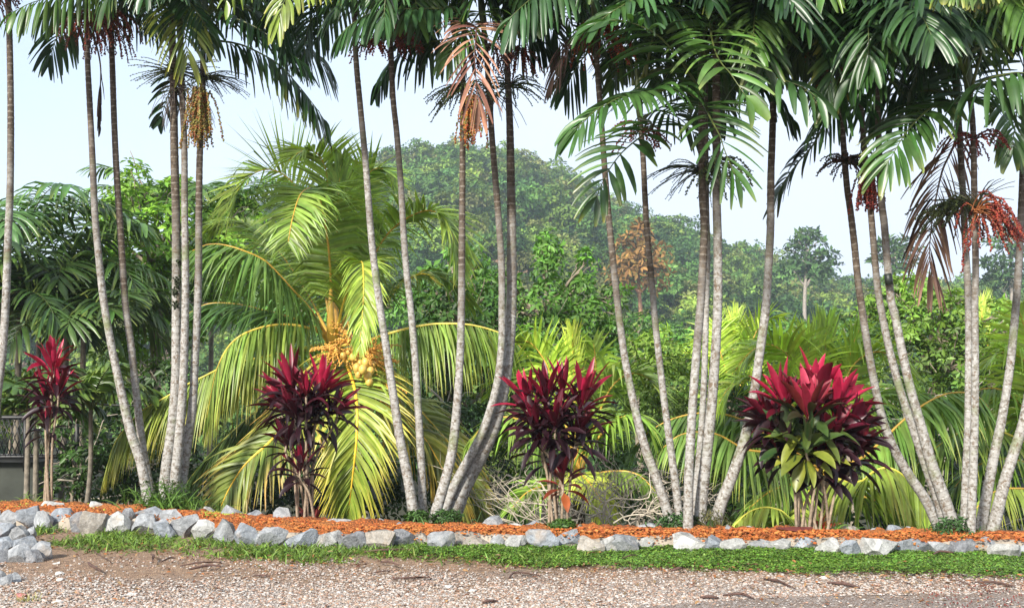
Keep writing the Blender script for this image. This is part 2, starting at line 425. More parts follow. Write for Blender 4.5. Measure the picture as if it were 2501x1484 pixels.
# ------------------------------------------------------------------ large structure: land, bed, road
def pw(pts, z):
    a = np.array([G(x, y, z) for x, y in pts]); return a[:, 0], a[:, 1]
FX, FY = pw([(-900, 1275), (-150, 1283), (100, 1286), (200, 1297), (350, 1300), (450, 1308), (550, 1318), (650, 1331), (800, 1337), (1100, 1337), (1500, 1344), (1900, 1346), (2200, 1353), (2650, 1358), (3400, 1362)], 0.0)
BX, BY = pw([(-900, 1215), (-150, 1222), (100, 1228), (300, 1236), (560, 1252), (720, 1264), (900, 1278), (1200, 1284), (1500, 1290), (1900, 1294), (2300, 1300), (2650, 1303), (3400, 1308)], 0.12)
def front_y(x): return np.interp(x, FX, FY)
def back_y(x): return np.interp(x, BX, BY)
def sstep(t):
    t = np.clip(t, 0, 1); return t * t * (3 - 2 * t)
SIL = np.array([(-500, 665), (0, 640), (300, 610), (500, 560), (670, 520), (760, 495), (850, 455), (900, 425), (960, 385), (1050, 360), (1120, 355), (1200, 362), (1300, 385), (1400, 432), (1480, 482), (1560, 527), (1680, 560), (1780, 610), (1900, 655), (2050, 690), (2200, 690), (2450, 672), (2900, 650)], float)
RY = 320.0
_rx = np.array([P(x, y, RY)[0] for x, y in SIL]); _rz = np.array([P(x, y, RY)[2] for x, y in SIL]) - 12.5
def terr(X, Y):
    X = np.asarray(X, float); Y = np.asarray(Y, float)
    d = Y - (back_y(X) + 0.15)
    dd = np.clip(d, 0, None)
    z = -(1 - np.exp(-dd / 4.5)) * 3.0 - 5.0 * sstep(dd / 60)
    rz = np.interp(X * RY / np.maximum(Y, RY * 0.6), _rx, _rz)
    up = sstep((Y - 105) / (RY - 105))
    lump = 2.5 * np.sin(X * 0.05 + 1.3) * np.sin(Y * 0.04) * up
    z = z + (rz + 8) * up + lump
    z = z - np.clip(Y - RY, 0, None) * 0.12 * (Y > RY)
    return z
def noise2(x, y, seed, sc):
    r = np.random.default_rng(seed); z = 0
    for o in range(4):
        for k in range(3):
            a = r.uniform(0, 6.28); f = sc * 2 ** o * r.uniform(0.8, 1.3); ph = r.uniform(0, 6.28)
            z = z + np.sin((x * math.cos(a) + y * math.sin(a)) * f + ph) / 2 ** o
    return z / 4
def grid(mb, X, Y, Z, col):
    ny, nx = X.shape
    v = np.stack([X, Y, Z], -1).reshape(-1, 3)
    i = np.arange(ny - 1)[:, None] * nx; j = np.arange(nx - 1)[None]
    q = np.stack([i + j, i + j + 1, i + nx + j + 1, i + nx + j], -1).reshape(-1, 4)
    mb.add(v, q, col)
ys = np.concatenate([np.linspace(-8, 7, 16), np.linspace(7.1, 13, 100), np.linspace(13.5, 60, 50), np.linspace(63, 340, 90), np.linspace(350, 1500, 40)])
tx = np.linspace(-1, 1, 201)
Xg = tx[None] * (12 + np.clip(ys, 0, None) * 0.85)[:, None]; Yg = np.repeat(ys[:, None], 201, 1)
Zg = terr(Xg, Yg) + (Yg < 11) * 0.006 * noise2(Xg, Yg, 5, 3.0)
m = MB(); grid(m, Xg, Yg, Zg, (0.2, 0.2, 0.2))
ground = tag(m.build('ground', M_GROUND), kind='structure')

# asphalt edge at the lower right
rp = [G(x, y) for x, y in [(1395, 1500), (1500, 1484), (1640, 1474), (1760, 1466), (1860, 1456), (1940, 1451), (2080, 1449), (2200, 1447), (2330, 1449), (2501, 1446), (2800, 1444), (3300, 1440)]]
rp, _ = spline(rp, 160)
rng = np.random.default_rng(3)
rp[:, 1] += np.convolve(rng.normal(0, 0.05, 160), np.ones(3) / 3, 'same')
yy = np.linspace(0, 1, 6)[:, None]
Xr = np.repeat(rp[None, :, 0], 6, 0); Yr = rp[None, :, 1] * (1 - yy) + (-6) * yy
Zr = np.full_like(Xr, 0.012); Zr[0] = -0.01
m = MB(); grid(m, Xr, Yr, Zr, (0.1, 0.1, 0.1)); tag(m.build('road', M_ASPH), kind='structure')

# raised bed of orange earth
bx = np.linspace(-9.5, 9.5, 640); tt = np.linspace(0, 1, 44)[:, None]
Xb = np.repeat(bx[None], 44, 0); Yb = (front_y(bx) + 0.10)[None] * (1 - tt) + (back_y(bx) + 0.12)[None] * tt
prof = np.interp(tt, [0, 0.06, 0.2, 0.6, 0.93, 1], [0.0, 0.1, 0.125, 0.14, 0.11, -0.25])
cl = np.clip(noise2(Xb, Yb, 8, 9.0), 0, 1) * 0.04 + np.clip(noise2(Xb, Yb, 10, 26.0), 0, 1) * 0.03 + noise2(Xb, Yb, 9, 2.0) * 0.014 + np.random.default_rng(4).normal(0, 0.004, Xb.shape)
Zb = prof + cl * (tt > 0.05) * (tt < 0.97)
m = MB(); grid(m, Xb, Yb, Zb, (0.5, 0.2, 0.05)); tag(m.build('soil_bed', M_SOIL), kind='structure')
def bed_z(x, y):
    t = np.clip((y - front_y(x)) / (back_y(x) - front_y(x)), 0, 1)
    return np.interp(t, [0, 0.06, 0.2, 0.6, 0.95, 1], [0.0, 0.1, 0.125, 0.14, 0.11, 0.08])

def ico(sub):
    t = (1 + 5 ** 0.5) / 2
    v = [(-1, t, 0), (1, t, 0), (-1, -t, 0), (1, -t, 0), (0, -1, t), (0, 1, t), (0, -1, -t), (0, 1, -t), (t, 0, -1), (t, 0, 1), (-t, 0, -1), (-t, 0, 1)]
    v = [tuple(unit(x)) for x in v]
    f = [(0, 11, 5), (0, 5, 1), (0, 1, 7), (0, 7, 10), (0, 10, 11), (1, 5, 9), (5, 11, 4), (11, 10, 2), (10, 7, 6), (7, 1, 8), (3, 9, 4), (3, 4, 2), (3, 2, 6), (3, 6, 8), (3, 8, 9), (4, 9, 5), (2, 4, 11), (6, 2, 10), (8, 6, 7), (9, 8, 1)]
    for _ in range(sub):
        cache = {}; nf = []
        def md(a, b):
            k = (min(a, b), max(a, b))
            if k not in cache:
                cache[k] = len(v); v.append(tuple(unit(np.add(v[a], v[b]))))
            return cache[k]
        for a, b, c in f:
            x, y, z = md(a, b), md(b, c), md(c, a)
            nf += [(a, x, z), (b, y, x), (c, z, y), (x, y, z)]
        f = nf
    return np.array(v), np.array(f)
ICO0, ICO1, ICO2, ICO4 = ico(0), ico(1), ico(2), ico(4)

def rock_geo(seed, sub=ICO4, planes=18):
    r = np.random.default_rng(seed)
    v = sub[0].copy()
    nrm = unit(r.normal(size=(planes, 3))); off = r.uniform(0.42, 0.82, planes)
    for n_, o_ in zip(nrm, off):
        e = v @ n_ - o_
        v = v - np.clip(e, 0, None)[:, None] * n_
    for k in range(10):
        a = unit(r.normal(size=3)); f = r.uniform(3, 11)
        v = v + unit(v) * (np.sin(v @ a * f + r.uniform(0, 6)) * 0.016 / (f / 4))[:, None]
    lo, hi = v.min(0), v.max(0)
    return (v - (lo + hi) / 2) / (hi - lo)     # unit box
def make_rock(seed, cpos, size, col, name='rock', rot=0.0, parent=None):
    v = rock_geo(seed) * np.asarray(size)
    c, s = math.cos(rot), math.sin(rot)
    v = v @ np.array([[c, 0, s], [0, 1, 0], [-s, 0, c]]).T
    m = MB(); m.add(v, ICO4[1], col)
    o = m.build(name, M_ROCK, None, False)
    o.location = [float(q) for q in cpos]
    return o
GREY = {'g': (0.235, 0.245, 0.255), 'd': (0.15, 0.155, 0.165), 'w': (0.34, 0.34, 0.325), 'b': (0.26, 0.235, 0.20), 'u': (0.20, 0.22, 0.245)}
# x0,x1,ytop,ybottom, colour, label  (each stone of the front edging, left to right)
FR = [
 (-60, 2, 1240, 1284, 'g', 'grey edging stone cut off by the left edge, behind the rock pile'),
 (0, 32, 1240, 1284, 'g', 'grey edging stone at far left just above the rock pile'),
 (28, 67, 1246, 1296, 'g', 'rounded grey edging stone touching the top of the rock pile'),
 (72, 122, 1238, 1286, 'u', 'peaked bluish edging stone in front of the leftmost red cordyline'),
 (113, 150, 1248, 1292, 'g', 'upright blocky edging stone beside the peaked bluish stone'),
 (151, 197, 1243, 1287, 'u', 'domed blue grey edging stone right of the upright blocky stone'),
 (197, 234, 1252, 1298, 'd', 'dark cracked edging stone just left of the big beige one'),
 (226, 280, 1249, 1306, 'b', 'large beige edging stone below the pair of leaning trunks'),
 (271, 334, 1252, 1304, 'w', 'large pale edging stone right of the big beige one'),
 (342, 402, 1258, 1304, 'g', 'wide grey edging stone carrying two loose stones on top'),
 (399, 448, 1270, 1314, 'u', 'low bluish edging stone under the tilted loose block'),
 (438, 496, 1259, 1313, 'g', 'big rounded edging stone right of the tilted loose block'),
 (492, 537, 1272, 1321, 'w', 'pale smooth edging stone left of the tall creased one'),
 (543, 590, 1268, 1323, 'g', 'tall creased edging stone where the edging starts to drop'),
 (592, 643, 1280, 1333, 'u', 'rounded bluish edging stone right of the tall creased one'),
 (645, 708, 1289, 1339, 'g', 'wide grey edging stone left of the second cordyline'),
 (709, 782, 1294, 1339, 'u', 'long flat edging stone in front of the second cordyline'),
 (784, 842, 1300, 1339, 'w', 'pale low edging stone just right of the second cordyline'),
 (843, 900, 1299, 1344, 'd', 'dark blocky edging stone below the yellow hanging coconut frond'),
 (900, 966, 1298, 1344, 'b', 'brown grey edging stone left of the one with a block on top'),
 (958, 1012, 1297, 1339, 'd', 'dark edging stone carrying a small square block'),
 (1012, 1062, 1301, 1334, 'b', 'brownish edging stone just right of the stone carrying a block'),
 (1054, 1110, 1299, 1344, 'g', 'dome shaped edging stone in front of the thick leaning trunk'),
 (1108, 1205, 1301, 1336, 'b', 'longest flat edging stone, buff, near the middle of the bed'),
 (1202, 1240, 1307, 1339, 'g', 'small edging stone just right of the longest flat one'),
 (1238, 1286, 1309, 1344, 'w', 'pale edging stone left of the tall pointed one'),
 (1290, 1357, 1296, 1344, 'u', 'tall pointed bluish edging stone left of the third cordyline'),
 (1355, 1412, 1295, 1339, 'u', 'sloping bluish edging stone below the third cordyline'),
 (1410, 1465, 1312, 1352, 'b', 'low buff edging stone right of the third cordyline'),
 (1463, 1506, 1311, 1351, 'w', 'white edging stone with a dark split beside it'),
 (1484, 1546, 1309, 1351, 'g', 'grey edging stone right of the dark split'),
 (1544, 1588, 1312, 1344, 'w', 'small pale edging stone left of the five trunk palm clump'),
 (1584, 1642, 1308, 1339, 'w', 'flat pale edging stone in front of the left trunks of the five trunk clump'),
 (1641, 1712, 1303, 1347, 'w', 'big pale peaked edging stone below the five trunk clump'),
 (1710, 1751, 1309, 1349, 'u', 'rounded bluish edging stone in front of the strongly leaning trunk'),
 (1750, 1803, 1316, 1351, 'w', 'whitish edging stone right of the rounded bluish one'),
 (1802, 1861, 1318, 1344, 'g', 'low grey edging stone in front of the yellow arching frond'),
 (1866, 1911, 1318, 1351, 'w', 'pale angular edging stone left of the big cordyline'),
 (1919, 1978, 1313, 1346, 'u', 'veined bluish edging stone in front of the big cordyline stems'),
 (1976, 2029, 1315, 1356, 'w', 'bright rounded edging stone right below the big cordyline'),
 (2036, 2078, 1321, 1361, 'u', 'egg shaped bluish edging stone right of the big cordyline'),
 (2091, 2173, 1316, 1361, 'w', 'largest cream coloured edging stone on the right'),
 (2160, 2248, 1316, 1351, 'u', 'long bluish edging stone beside the largest cream one'),
 (2246, 2298, 1323, 1354, 'g', 'low grey edging stone in front of the leaning palm trunks at right'),
 (2295, 2363, 1320, 1356, 'd', 'dark streaked edging stone below the right palm clump'),
 (2361, 2406, 1312, 1351, 'u', 'tall bluish edging stone below the straight trunks at right'),
 (2394, 2463, 1328, 1364, 'w', 'pale low edging stone second from the right edge'),
 (2459, 2515, 1323, 1356, 'g', 'grey edging stone at the right edge of the picture'),
]
TOPS = [
 (321, 350, 1242, 1276, 'd', 'small dark loose stone leaning on the left end of the stacked pair', .05),
 (352, 418, 1238, 1273, 'u', 'long peaked loose stone lying on top of the edging by the three trunk clump', .07),
 (409, 461, 1245, 1279, 'g', 'tilted rectangular block lying on top of the edging', .06),
 (959, 1006, 1277, 1301, 'u', 'small square block sitting on top of a dark edging stone', .08),
]
BK = [
 (-20, 6, 1226, 1240, 'g', 'small grey stone at the back of the bed on the left edge'),
 (66, 104, 1220, 1234, 'w', 'flat pale stone at the back of the bed left of the first cordyline'),
 (128, 184, 1226, 1243, 'w', 'long pale stone at the back of the bed right of the first cordyline'),
 (234, 294, 1226, 1246, 'w', 'long flat topped stone at the back of the bed left of the leaning trunk pair'),
 (304, 327, 1229, 1241, 'g', 'small stone half hidden by weeds beside the leaning trunk pair'),
 (507, 538, 1238, 1250, 'w', 'small flat stone at the back of the bed right of the three trunk clump'),
 (557, 604, 1236, 1262, 'g', 'lumpy grey stone at the back below the yellow frond tip'),
 (619, 652, 1247, 1264, 'u', 'low bluish stone at the back right of the lumpy grey one'),
 (684, 727, 1241, 1268, 'g', 'grey stone at the back just left of the second cordyline stems'),
 (808, 866, 1267, 1283, 'g', 'flat grey stone at the back right of the second cordyline'),
 (885, 922, 1265, 1285, 'b', 'reddish brown stone at the back below the hanging yellow frond'),
 (928, 962, 1267, 1284, 'g', 'small grey stone at the back right of the reddish brown one'),
 (1169, 1226, 1262, 1289, 'g', 'peaked grey stone at the back right of the thick leaning trunk'),
 (1244, 1277, 1279, 1290, 'w', 'tiny pale stone at the back left of a small peaked one'),
 (1278, 1312, 1272, 1291, 'u', 'small peaked stone at the back left of the third cordyline'),
 (1390, 1432, 1282, 1296, 'g', 'flat stone at the back right of the third cordyline stems'),
 (1440, 1495, 1285, 1297, 'w', 'low pale stone at the back under the pile of bare twigs'),
 (1548, 1600, 1279, 1294, 'g', 'flat grey stone at the back left of the five trunk clump'),
 (1756, 1787, 1283, 1299, 'g', 'small grey stone at the back beside the strongly leaning trunk'),
 (1802, 1837, 1285, 1299, 'w', 'pale stone at the back at the foot of the yellow arching frond'),
 (2038, 2086, 1288, 1299, 'b', 'low buff stone at the back right of the big cordyline'),
 (2098, 2139, 1291, 1303, 'g', 'flat grey stone at the back left of the domed one'),
 (2140, 2186, 1284, 1304, 'u', 'domed bluish stone at the back, most prominent one on the right'),
 (2188, 2232, 1288, 1301, 'g', 'grey stone at the back left of the leaning trunks at right'),
 (2460, 2505, 1291, 1302, 'g', 'stone at the back of the bed on the right edge'),
]
# loose pile at lower left: + distance
PL = [
 (-34, 55, 1278, 1326, 'u', 'big loose rock on the top of the pile at the left edge', 9.75),
 (52, 96, 1285, 1317, 'g', 'grey loose rock at the top right of the pile', 9.75),
 (89, 115, 1286, 1313, 'g', 'small loose rock at the top right corner of the pile', 9.8),
 (-20, 12, 1312, 1342, 'g', 'loose rock in the middle of the pile cut by the left edge', 9.45),
 (10, 58, 1315, 1350, 'u', 'rounded loose rock in the middle of the pile', 9.4),
 (58, 111, 1313, 1348, 'u', 'wedge shaped loose rock in the upper middle of the pile', 9.45),
 (88, 124, 1310, 1336, 'd', 'dark loose rock under the small top right one', 9.5),
 (103, 154, 1324, 1370, 'g', 'large loose rock at the right end of the pile', 9.15),
 (34, 62, 1340, 1360, 'd', 'small dark loose rock in a gap of the pile', 9.2),
 (46, 96, 1333, 1377, 'g', 'pale faced loose rock at the lower middle of the pile', 9.0),
 (88, 131, 1344, 1375, 'd', 'small triangular loose rock at the foot of the pile', 9.0),
 (-30, 51, 1347, 1375, 'd', 'long dark loose rock low on the left of the pile', 9.0),
 (-28, 27, 1355, 1396, 'w', 'pale loose rock at the lower left below the long dark one', 8.7),
 (-30, 38, 1388, 1443, 'g', 'big separate rock on the gravel at the left edge', 8.2),
 (24, 58, 1406, 1448, 'g', 'rock leaning against the big separate rock on the gravel', 8.1),
 (48, 80, 1402, 1441, 'g', 'small upright rock on the gravel right of the leaning one', 8.2),
]
GRP = 'grey limestone rocks edging the planting bed'
def put_rock(i, x0, x1, y0, y1, ck, label, Y=None, dep=0.8, group=GRP, z0=0.0, sink=0.03):
    r = np.random.default_rng(100 + i)
    if Y is None: Y = G((x0 + x1) / 2, y1, z0)[1]
    w = (x1 - x0) * Y / FPX * 1.02
    zt, zb = P(0, y0, Y)[2], P(0, y1, Y)[2]
    h = zt - zb
    d = w * r.uniform(0.7, 1.0) * dep
    col = np.array(GREY[ck]) * r.uniform(0.88, 1.12)
    o = make_rock(100 + i, (P((x0 + x1) / 2, 0, Y)[0], Y + d * 0.28, (zt + zb) / 2 - sink / 2), (w * 1.22, d, (h + sink) * 1.1), col)
    tag(o, label, 'rock', group)
    return o
k = 0
for a in FR:
    put_rock(k, *a); k += 1
for a in TOPS:
    Y = G((a[0] + a[1]) / 2, a[3] + 22, 0.0)[1] + a[6]
    put_rock(k, *a[:6], Y=Y, sink=0.02, group='loose rocks lying on top of the edging'); k += 1
for a in BK:
    put_rock(k, *a, dep=0.8, group='rocks along the back of the planting bed', z0=0.11, sink=0.09); k += 1
for a in PL:
    put_rock(k, *a[:6], Y=a[6], group='loose rocks piled at the left', sink=0.05, dep=0.95); k += 1
# buried core of the pile
# mortar between the edging stones
m = MB()
mx = np.linspace(-8.5, 8.5, 700)
my = front_y(mx) + 0.13
th = np.linspace(0, np.pi, 9)
rr = 0.085 + 0.02 * noise2(mx, mx * 0, 21, 6.0) 
hh = 0.125 + 0.03 * noise2(mx, mx * 0, 22, 7.0) + 0.02 * (mx < -3)
Xm = np.repeat(mx[None], 9, 0); Ym = my[None] - np.cos(th)[:, None] * rr[None] * (1 + 0.12 * noise2(Xm, th[:, None] * 2, 23, 9)); Zm = -0.03 + np.sin(th)[:, None] * hh[None]
grid(m, Xm, Ym, Zm, (0.34, 0.295, 0.235))
tag(m.build('mortar', M_CONC), 'pale rough cement mortar filling the gaps between the edging stones', 'mortar')
# ------------------------------------------------------------------ fronds
def frond_mesh(mb, R, kind, rng, nl=None, LL=None, W=None, droop=None, col=None, face=0.0, start=0.18, lift=0.35, tip=None, rach=None, rrad=None, ang=(75, 28), colvar=0.22, K=None, twist=0.35, narrow=1.0, hdir=None, missing=0.03, hang=None):
    if hang is None and droop is not None: hang = float(np.clip((droop - 1.0) * .55, 0, .60)) if kind == 'coco' else float(np.clip((droop - 1.3) * .5, 0, .55))
    hang = hang or 0.0
    if hang > .2 and kind == 'coco': twist = .25; W = (W or .04) * .85; lift = lift * .4; droop = max(.7, droop * .55)
    """R: (k,3) control points of the midrib, from the crown outwards"""
    R, Ltot = spline(R, 40)
    areca = kind == 'areca'
    if nl is None: nl = int(np.clip(Ltot / (0.054 if areca else 0.027), 8, 150))
    if LL is None: LL = 0.44 if areca else 0.8
    if W is None: W = 0.048 if areca else 0.04
    if droop is None: droop = 1.3 if areca else 1.1
    if col is None: col = (0.045, 0.10, 0.022)
    if rach is None: rach = (0.12, 0.15, 0.04) if areca else (0.50, 0.32, 0.06)
    if rrad is None: rrad = 0.014 if areca else 0.022
    if K is None: K = 6 if areca else 7
    s = np.repeat(np.linspace(start, 1.0, nl), 2) + rng.normal(0, 0.004, nl * 2)
    side = np.tile([1.0, -1.0], nl)
    keep = rng.random(nl * 2) > missing
    s, side = np.clip(s[keep], 0, 1), side[keep]; n = len(s)
    x = s * 39; i = np.clip(x.astype(int), 0, 38); f = (x - i)[:, None]
    base = R[i] * (1 - f) + R[i + 1] * f
    T = unit(np.gradient(R, axis=0)); t = unit(T[i] * (1 - f) + T[i + 1] * f)
    hd = (R[-1] - R[0]) * np.array([1, 1, 0]); hd = hd + face * np.array([0, -1.0, 0]) * Ltot
    if hdir is not None: hd = np.array(hdir, float)
    b0 = unit(np.array([-hd[1], hd[0], 0]) + 1e-6)
    b = unit(b0 - (t @ b0)[:, None] * t)
    nn = unit(np.cross(t, b)); 
    # keep the upper face of the leaf on one side along the whole midrib
    flip = np.sign((np.cross(T[2], b0) @ np.array([0, 0, 1.0])) or 1.0)
    if abs(T[2][2]) > 0.93: flip = np.sign(-(np.cross(T[2], b0) @ unit(hd)) or 1.0)
    nn = nn * flip
    u = (s - start) / (1 - start)
    a = np.radians(np.interp(u, [0, 0.15, 0.8, 1], [ang[0] * 0.85, ang[0], (ang[0] + ang[1]) / 2, ang[1]]) + rng.normal(0, 4, n))
    lf = lift * (1 - 0.5 * u) + rng.normal(0, 0.10, n)
    sb = side[:, None] * b
    out = unit(sb * np.cos(lf)[:, None] + nn * np.sin(lf)[:, None])
    d0 = unit(np.cos(a)[:, None] * t + np.sin(a)[:, None] * out)
    wv = unit(np.sin(a)[:, None] * t - np.cos(a)[:, None] * out)
    if hang > 0:
        hh_ = (hang * np.interp(u, [0, .85, 1], [1, 1, .55]))[:, None] * rng.uniform(.7, 1.15, (n, 1))
        d0 = unit(d0 * (1 - hh_) + np.array([0, 0, -1.0]) * hh_); wv = unit(wv * (1 - hh_) + t * hh_)
    wv = unit(wv + np.cross(d0, wv) * rng.normal(0, twist, n)[:, None])
    if areca:
        L = LL * np.interp(u, [0, 0.12, 0.5, 0.85, 1], [0.62, 0.9, 1.0, 0.8, 0.55]) * rng.uniform(0.88, 1.1, n)
        Wd = W * np.interp(u, [0, 0.2, 0.93, 0.97, 1], [0.7, 1.0, 1.0, 1.1, 1.8]) * rng.uniform(0.65, 1.35, n) * narrow
        L = L * 1.2; Wd = Wd * 0.86
        prof = [0.2, 0.68, 1.0, 1.0, 0.86, 0.64, 0.34]
    else:
        L = LL * np.interp(u, [0, 0.1, 0.4, 0.8, 1], [0.55, 0.85, 1.0, 0.72, 0.35]) * rng.uniform(0.9, 1.08, n)
        Wd = W * rng.uniform(0.8, 1.2, n) * narrow
        prof = [0.5, 1.0, 1.0, 0.9, 0.7, 0.45, 0.2, 0.04]
    c = np.array(col)[None] * (1 + rng.normal(0, colvar, (n, 1))) * (1 + rng.normal(0, 0.05, (n, 3)))
    dr = np.full(n, droop) * rng.uniform(0.75, 1.3, n)
    tipc = None
    if tip is not None: tipc = (tip[0], np.clip(rng.normal(tip[1], 0.3, n), 0, 1), tip[2] if len(tip) > 2 else 0.6)
    kk = None
    if not areca: kk = (rng.uniform(0, 1.2, n) * (rng.random(n) < 0.4), 0.45)
    blades(mb, base, d0, wv, L, Wd, dr, np.clip(c, 0.002, 1), prof, K=K, fold=0.24 if areca else 0.15, jag=0.05 if areca else 0.0, rng=rng, tipcol=tipc, kink=kk)
    rad = rrad * np.interp(np.linspace(0, 1, 40), [0, 0.2, 1], [1.25, 0.8, 0.22])
    tube(mb, R, rad, 6, np.array(rach))
    return R

def strands(mb, c0, n, L, rng, spread=1.0, up=0.3, droop=1.6, col=(0.3, 0.02, 0.01), stem=(0.12, 0.12, 0.03), berry=0.009, gap=0.018, hang=0.0, cols=None, srad=0.0035, dirc=None, bfrom=0.25, jit=.02):
    for k in range(n):
        az = rng.uniform(0, 2 * np.pi)
        d = unit(np.array([math.cos(az) * spread, math.sin(az) * spread, rng.uniform(-0.5, 0.6) + up - hang]))
        if dirc is not None: d = unit(d + np.array(dirc))
        l = L * rng.uniform(0.65, 1.1); K = 10; p = np.array(c0, float) + rng.normal(0, jit, 3) * np.array([1, 1, 0.5]); pts = [p]
        for j in range(K):
            dd = unit(d + np.array([0, 0, -1.0]) * droop * ((j + 0.5) / K) ** 1.2 + rng.normal(0, 0.05, 3)); p = p + dd * l / K; pts.append(p)
        pts = np.array(pts)
        tube(mb, pts, np.linspace(srad * 1.5, srad * 0.7, len(pts)), 4, np.array(stem), cap=False)
        if berry:
            nb = int(l * (1 - bfrom) / gap); s = np.linspace(bfrom, 1.0, nb) * K; i = np.clip(s.astype(int), 0, K - 1)
            q = pts[i] + (pts[i + 1] - pts[i]) * (s - i)[:, None]
            q = np.repeat(q, 2, 0) + unit(rng.normal(size=(nb * 2, 3))) * berry * 0.95
            r_ = berry * rng.uniform(0.7, 1.1, nb * 2)
            V = q[:, None] + ICO0[0][None] * r_[:, None, None]
            F = ICO0[1][None] + (np.arange(nb * 2) * 12)[:, None, None]
            cc = np.array(cols)[rng.integers(0, len(cols), nb * 2)] if cols is not None else np.tile(col, (nb * 2, 1))
            cc = cc * rng.uniform(0.6, 1.3, (nb * 2, 1))
            mb.add(V.reshape(-1, 3), F.reshape(-1, 3), np.repeat(cc, 12, 0))

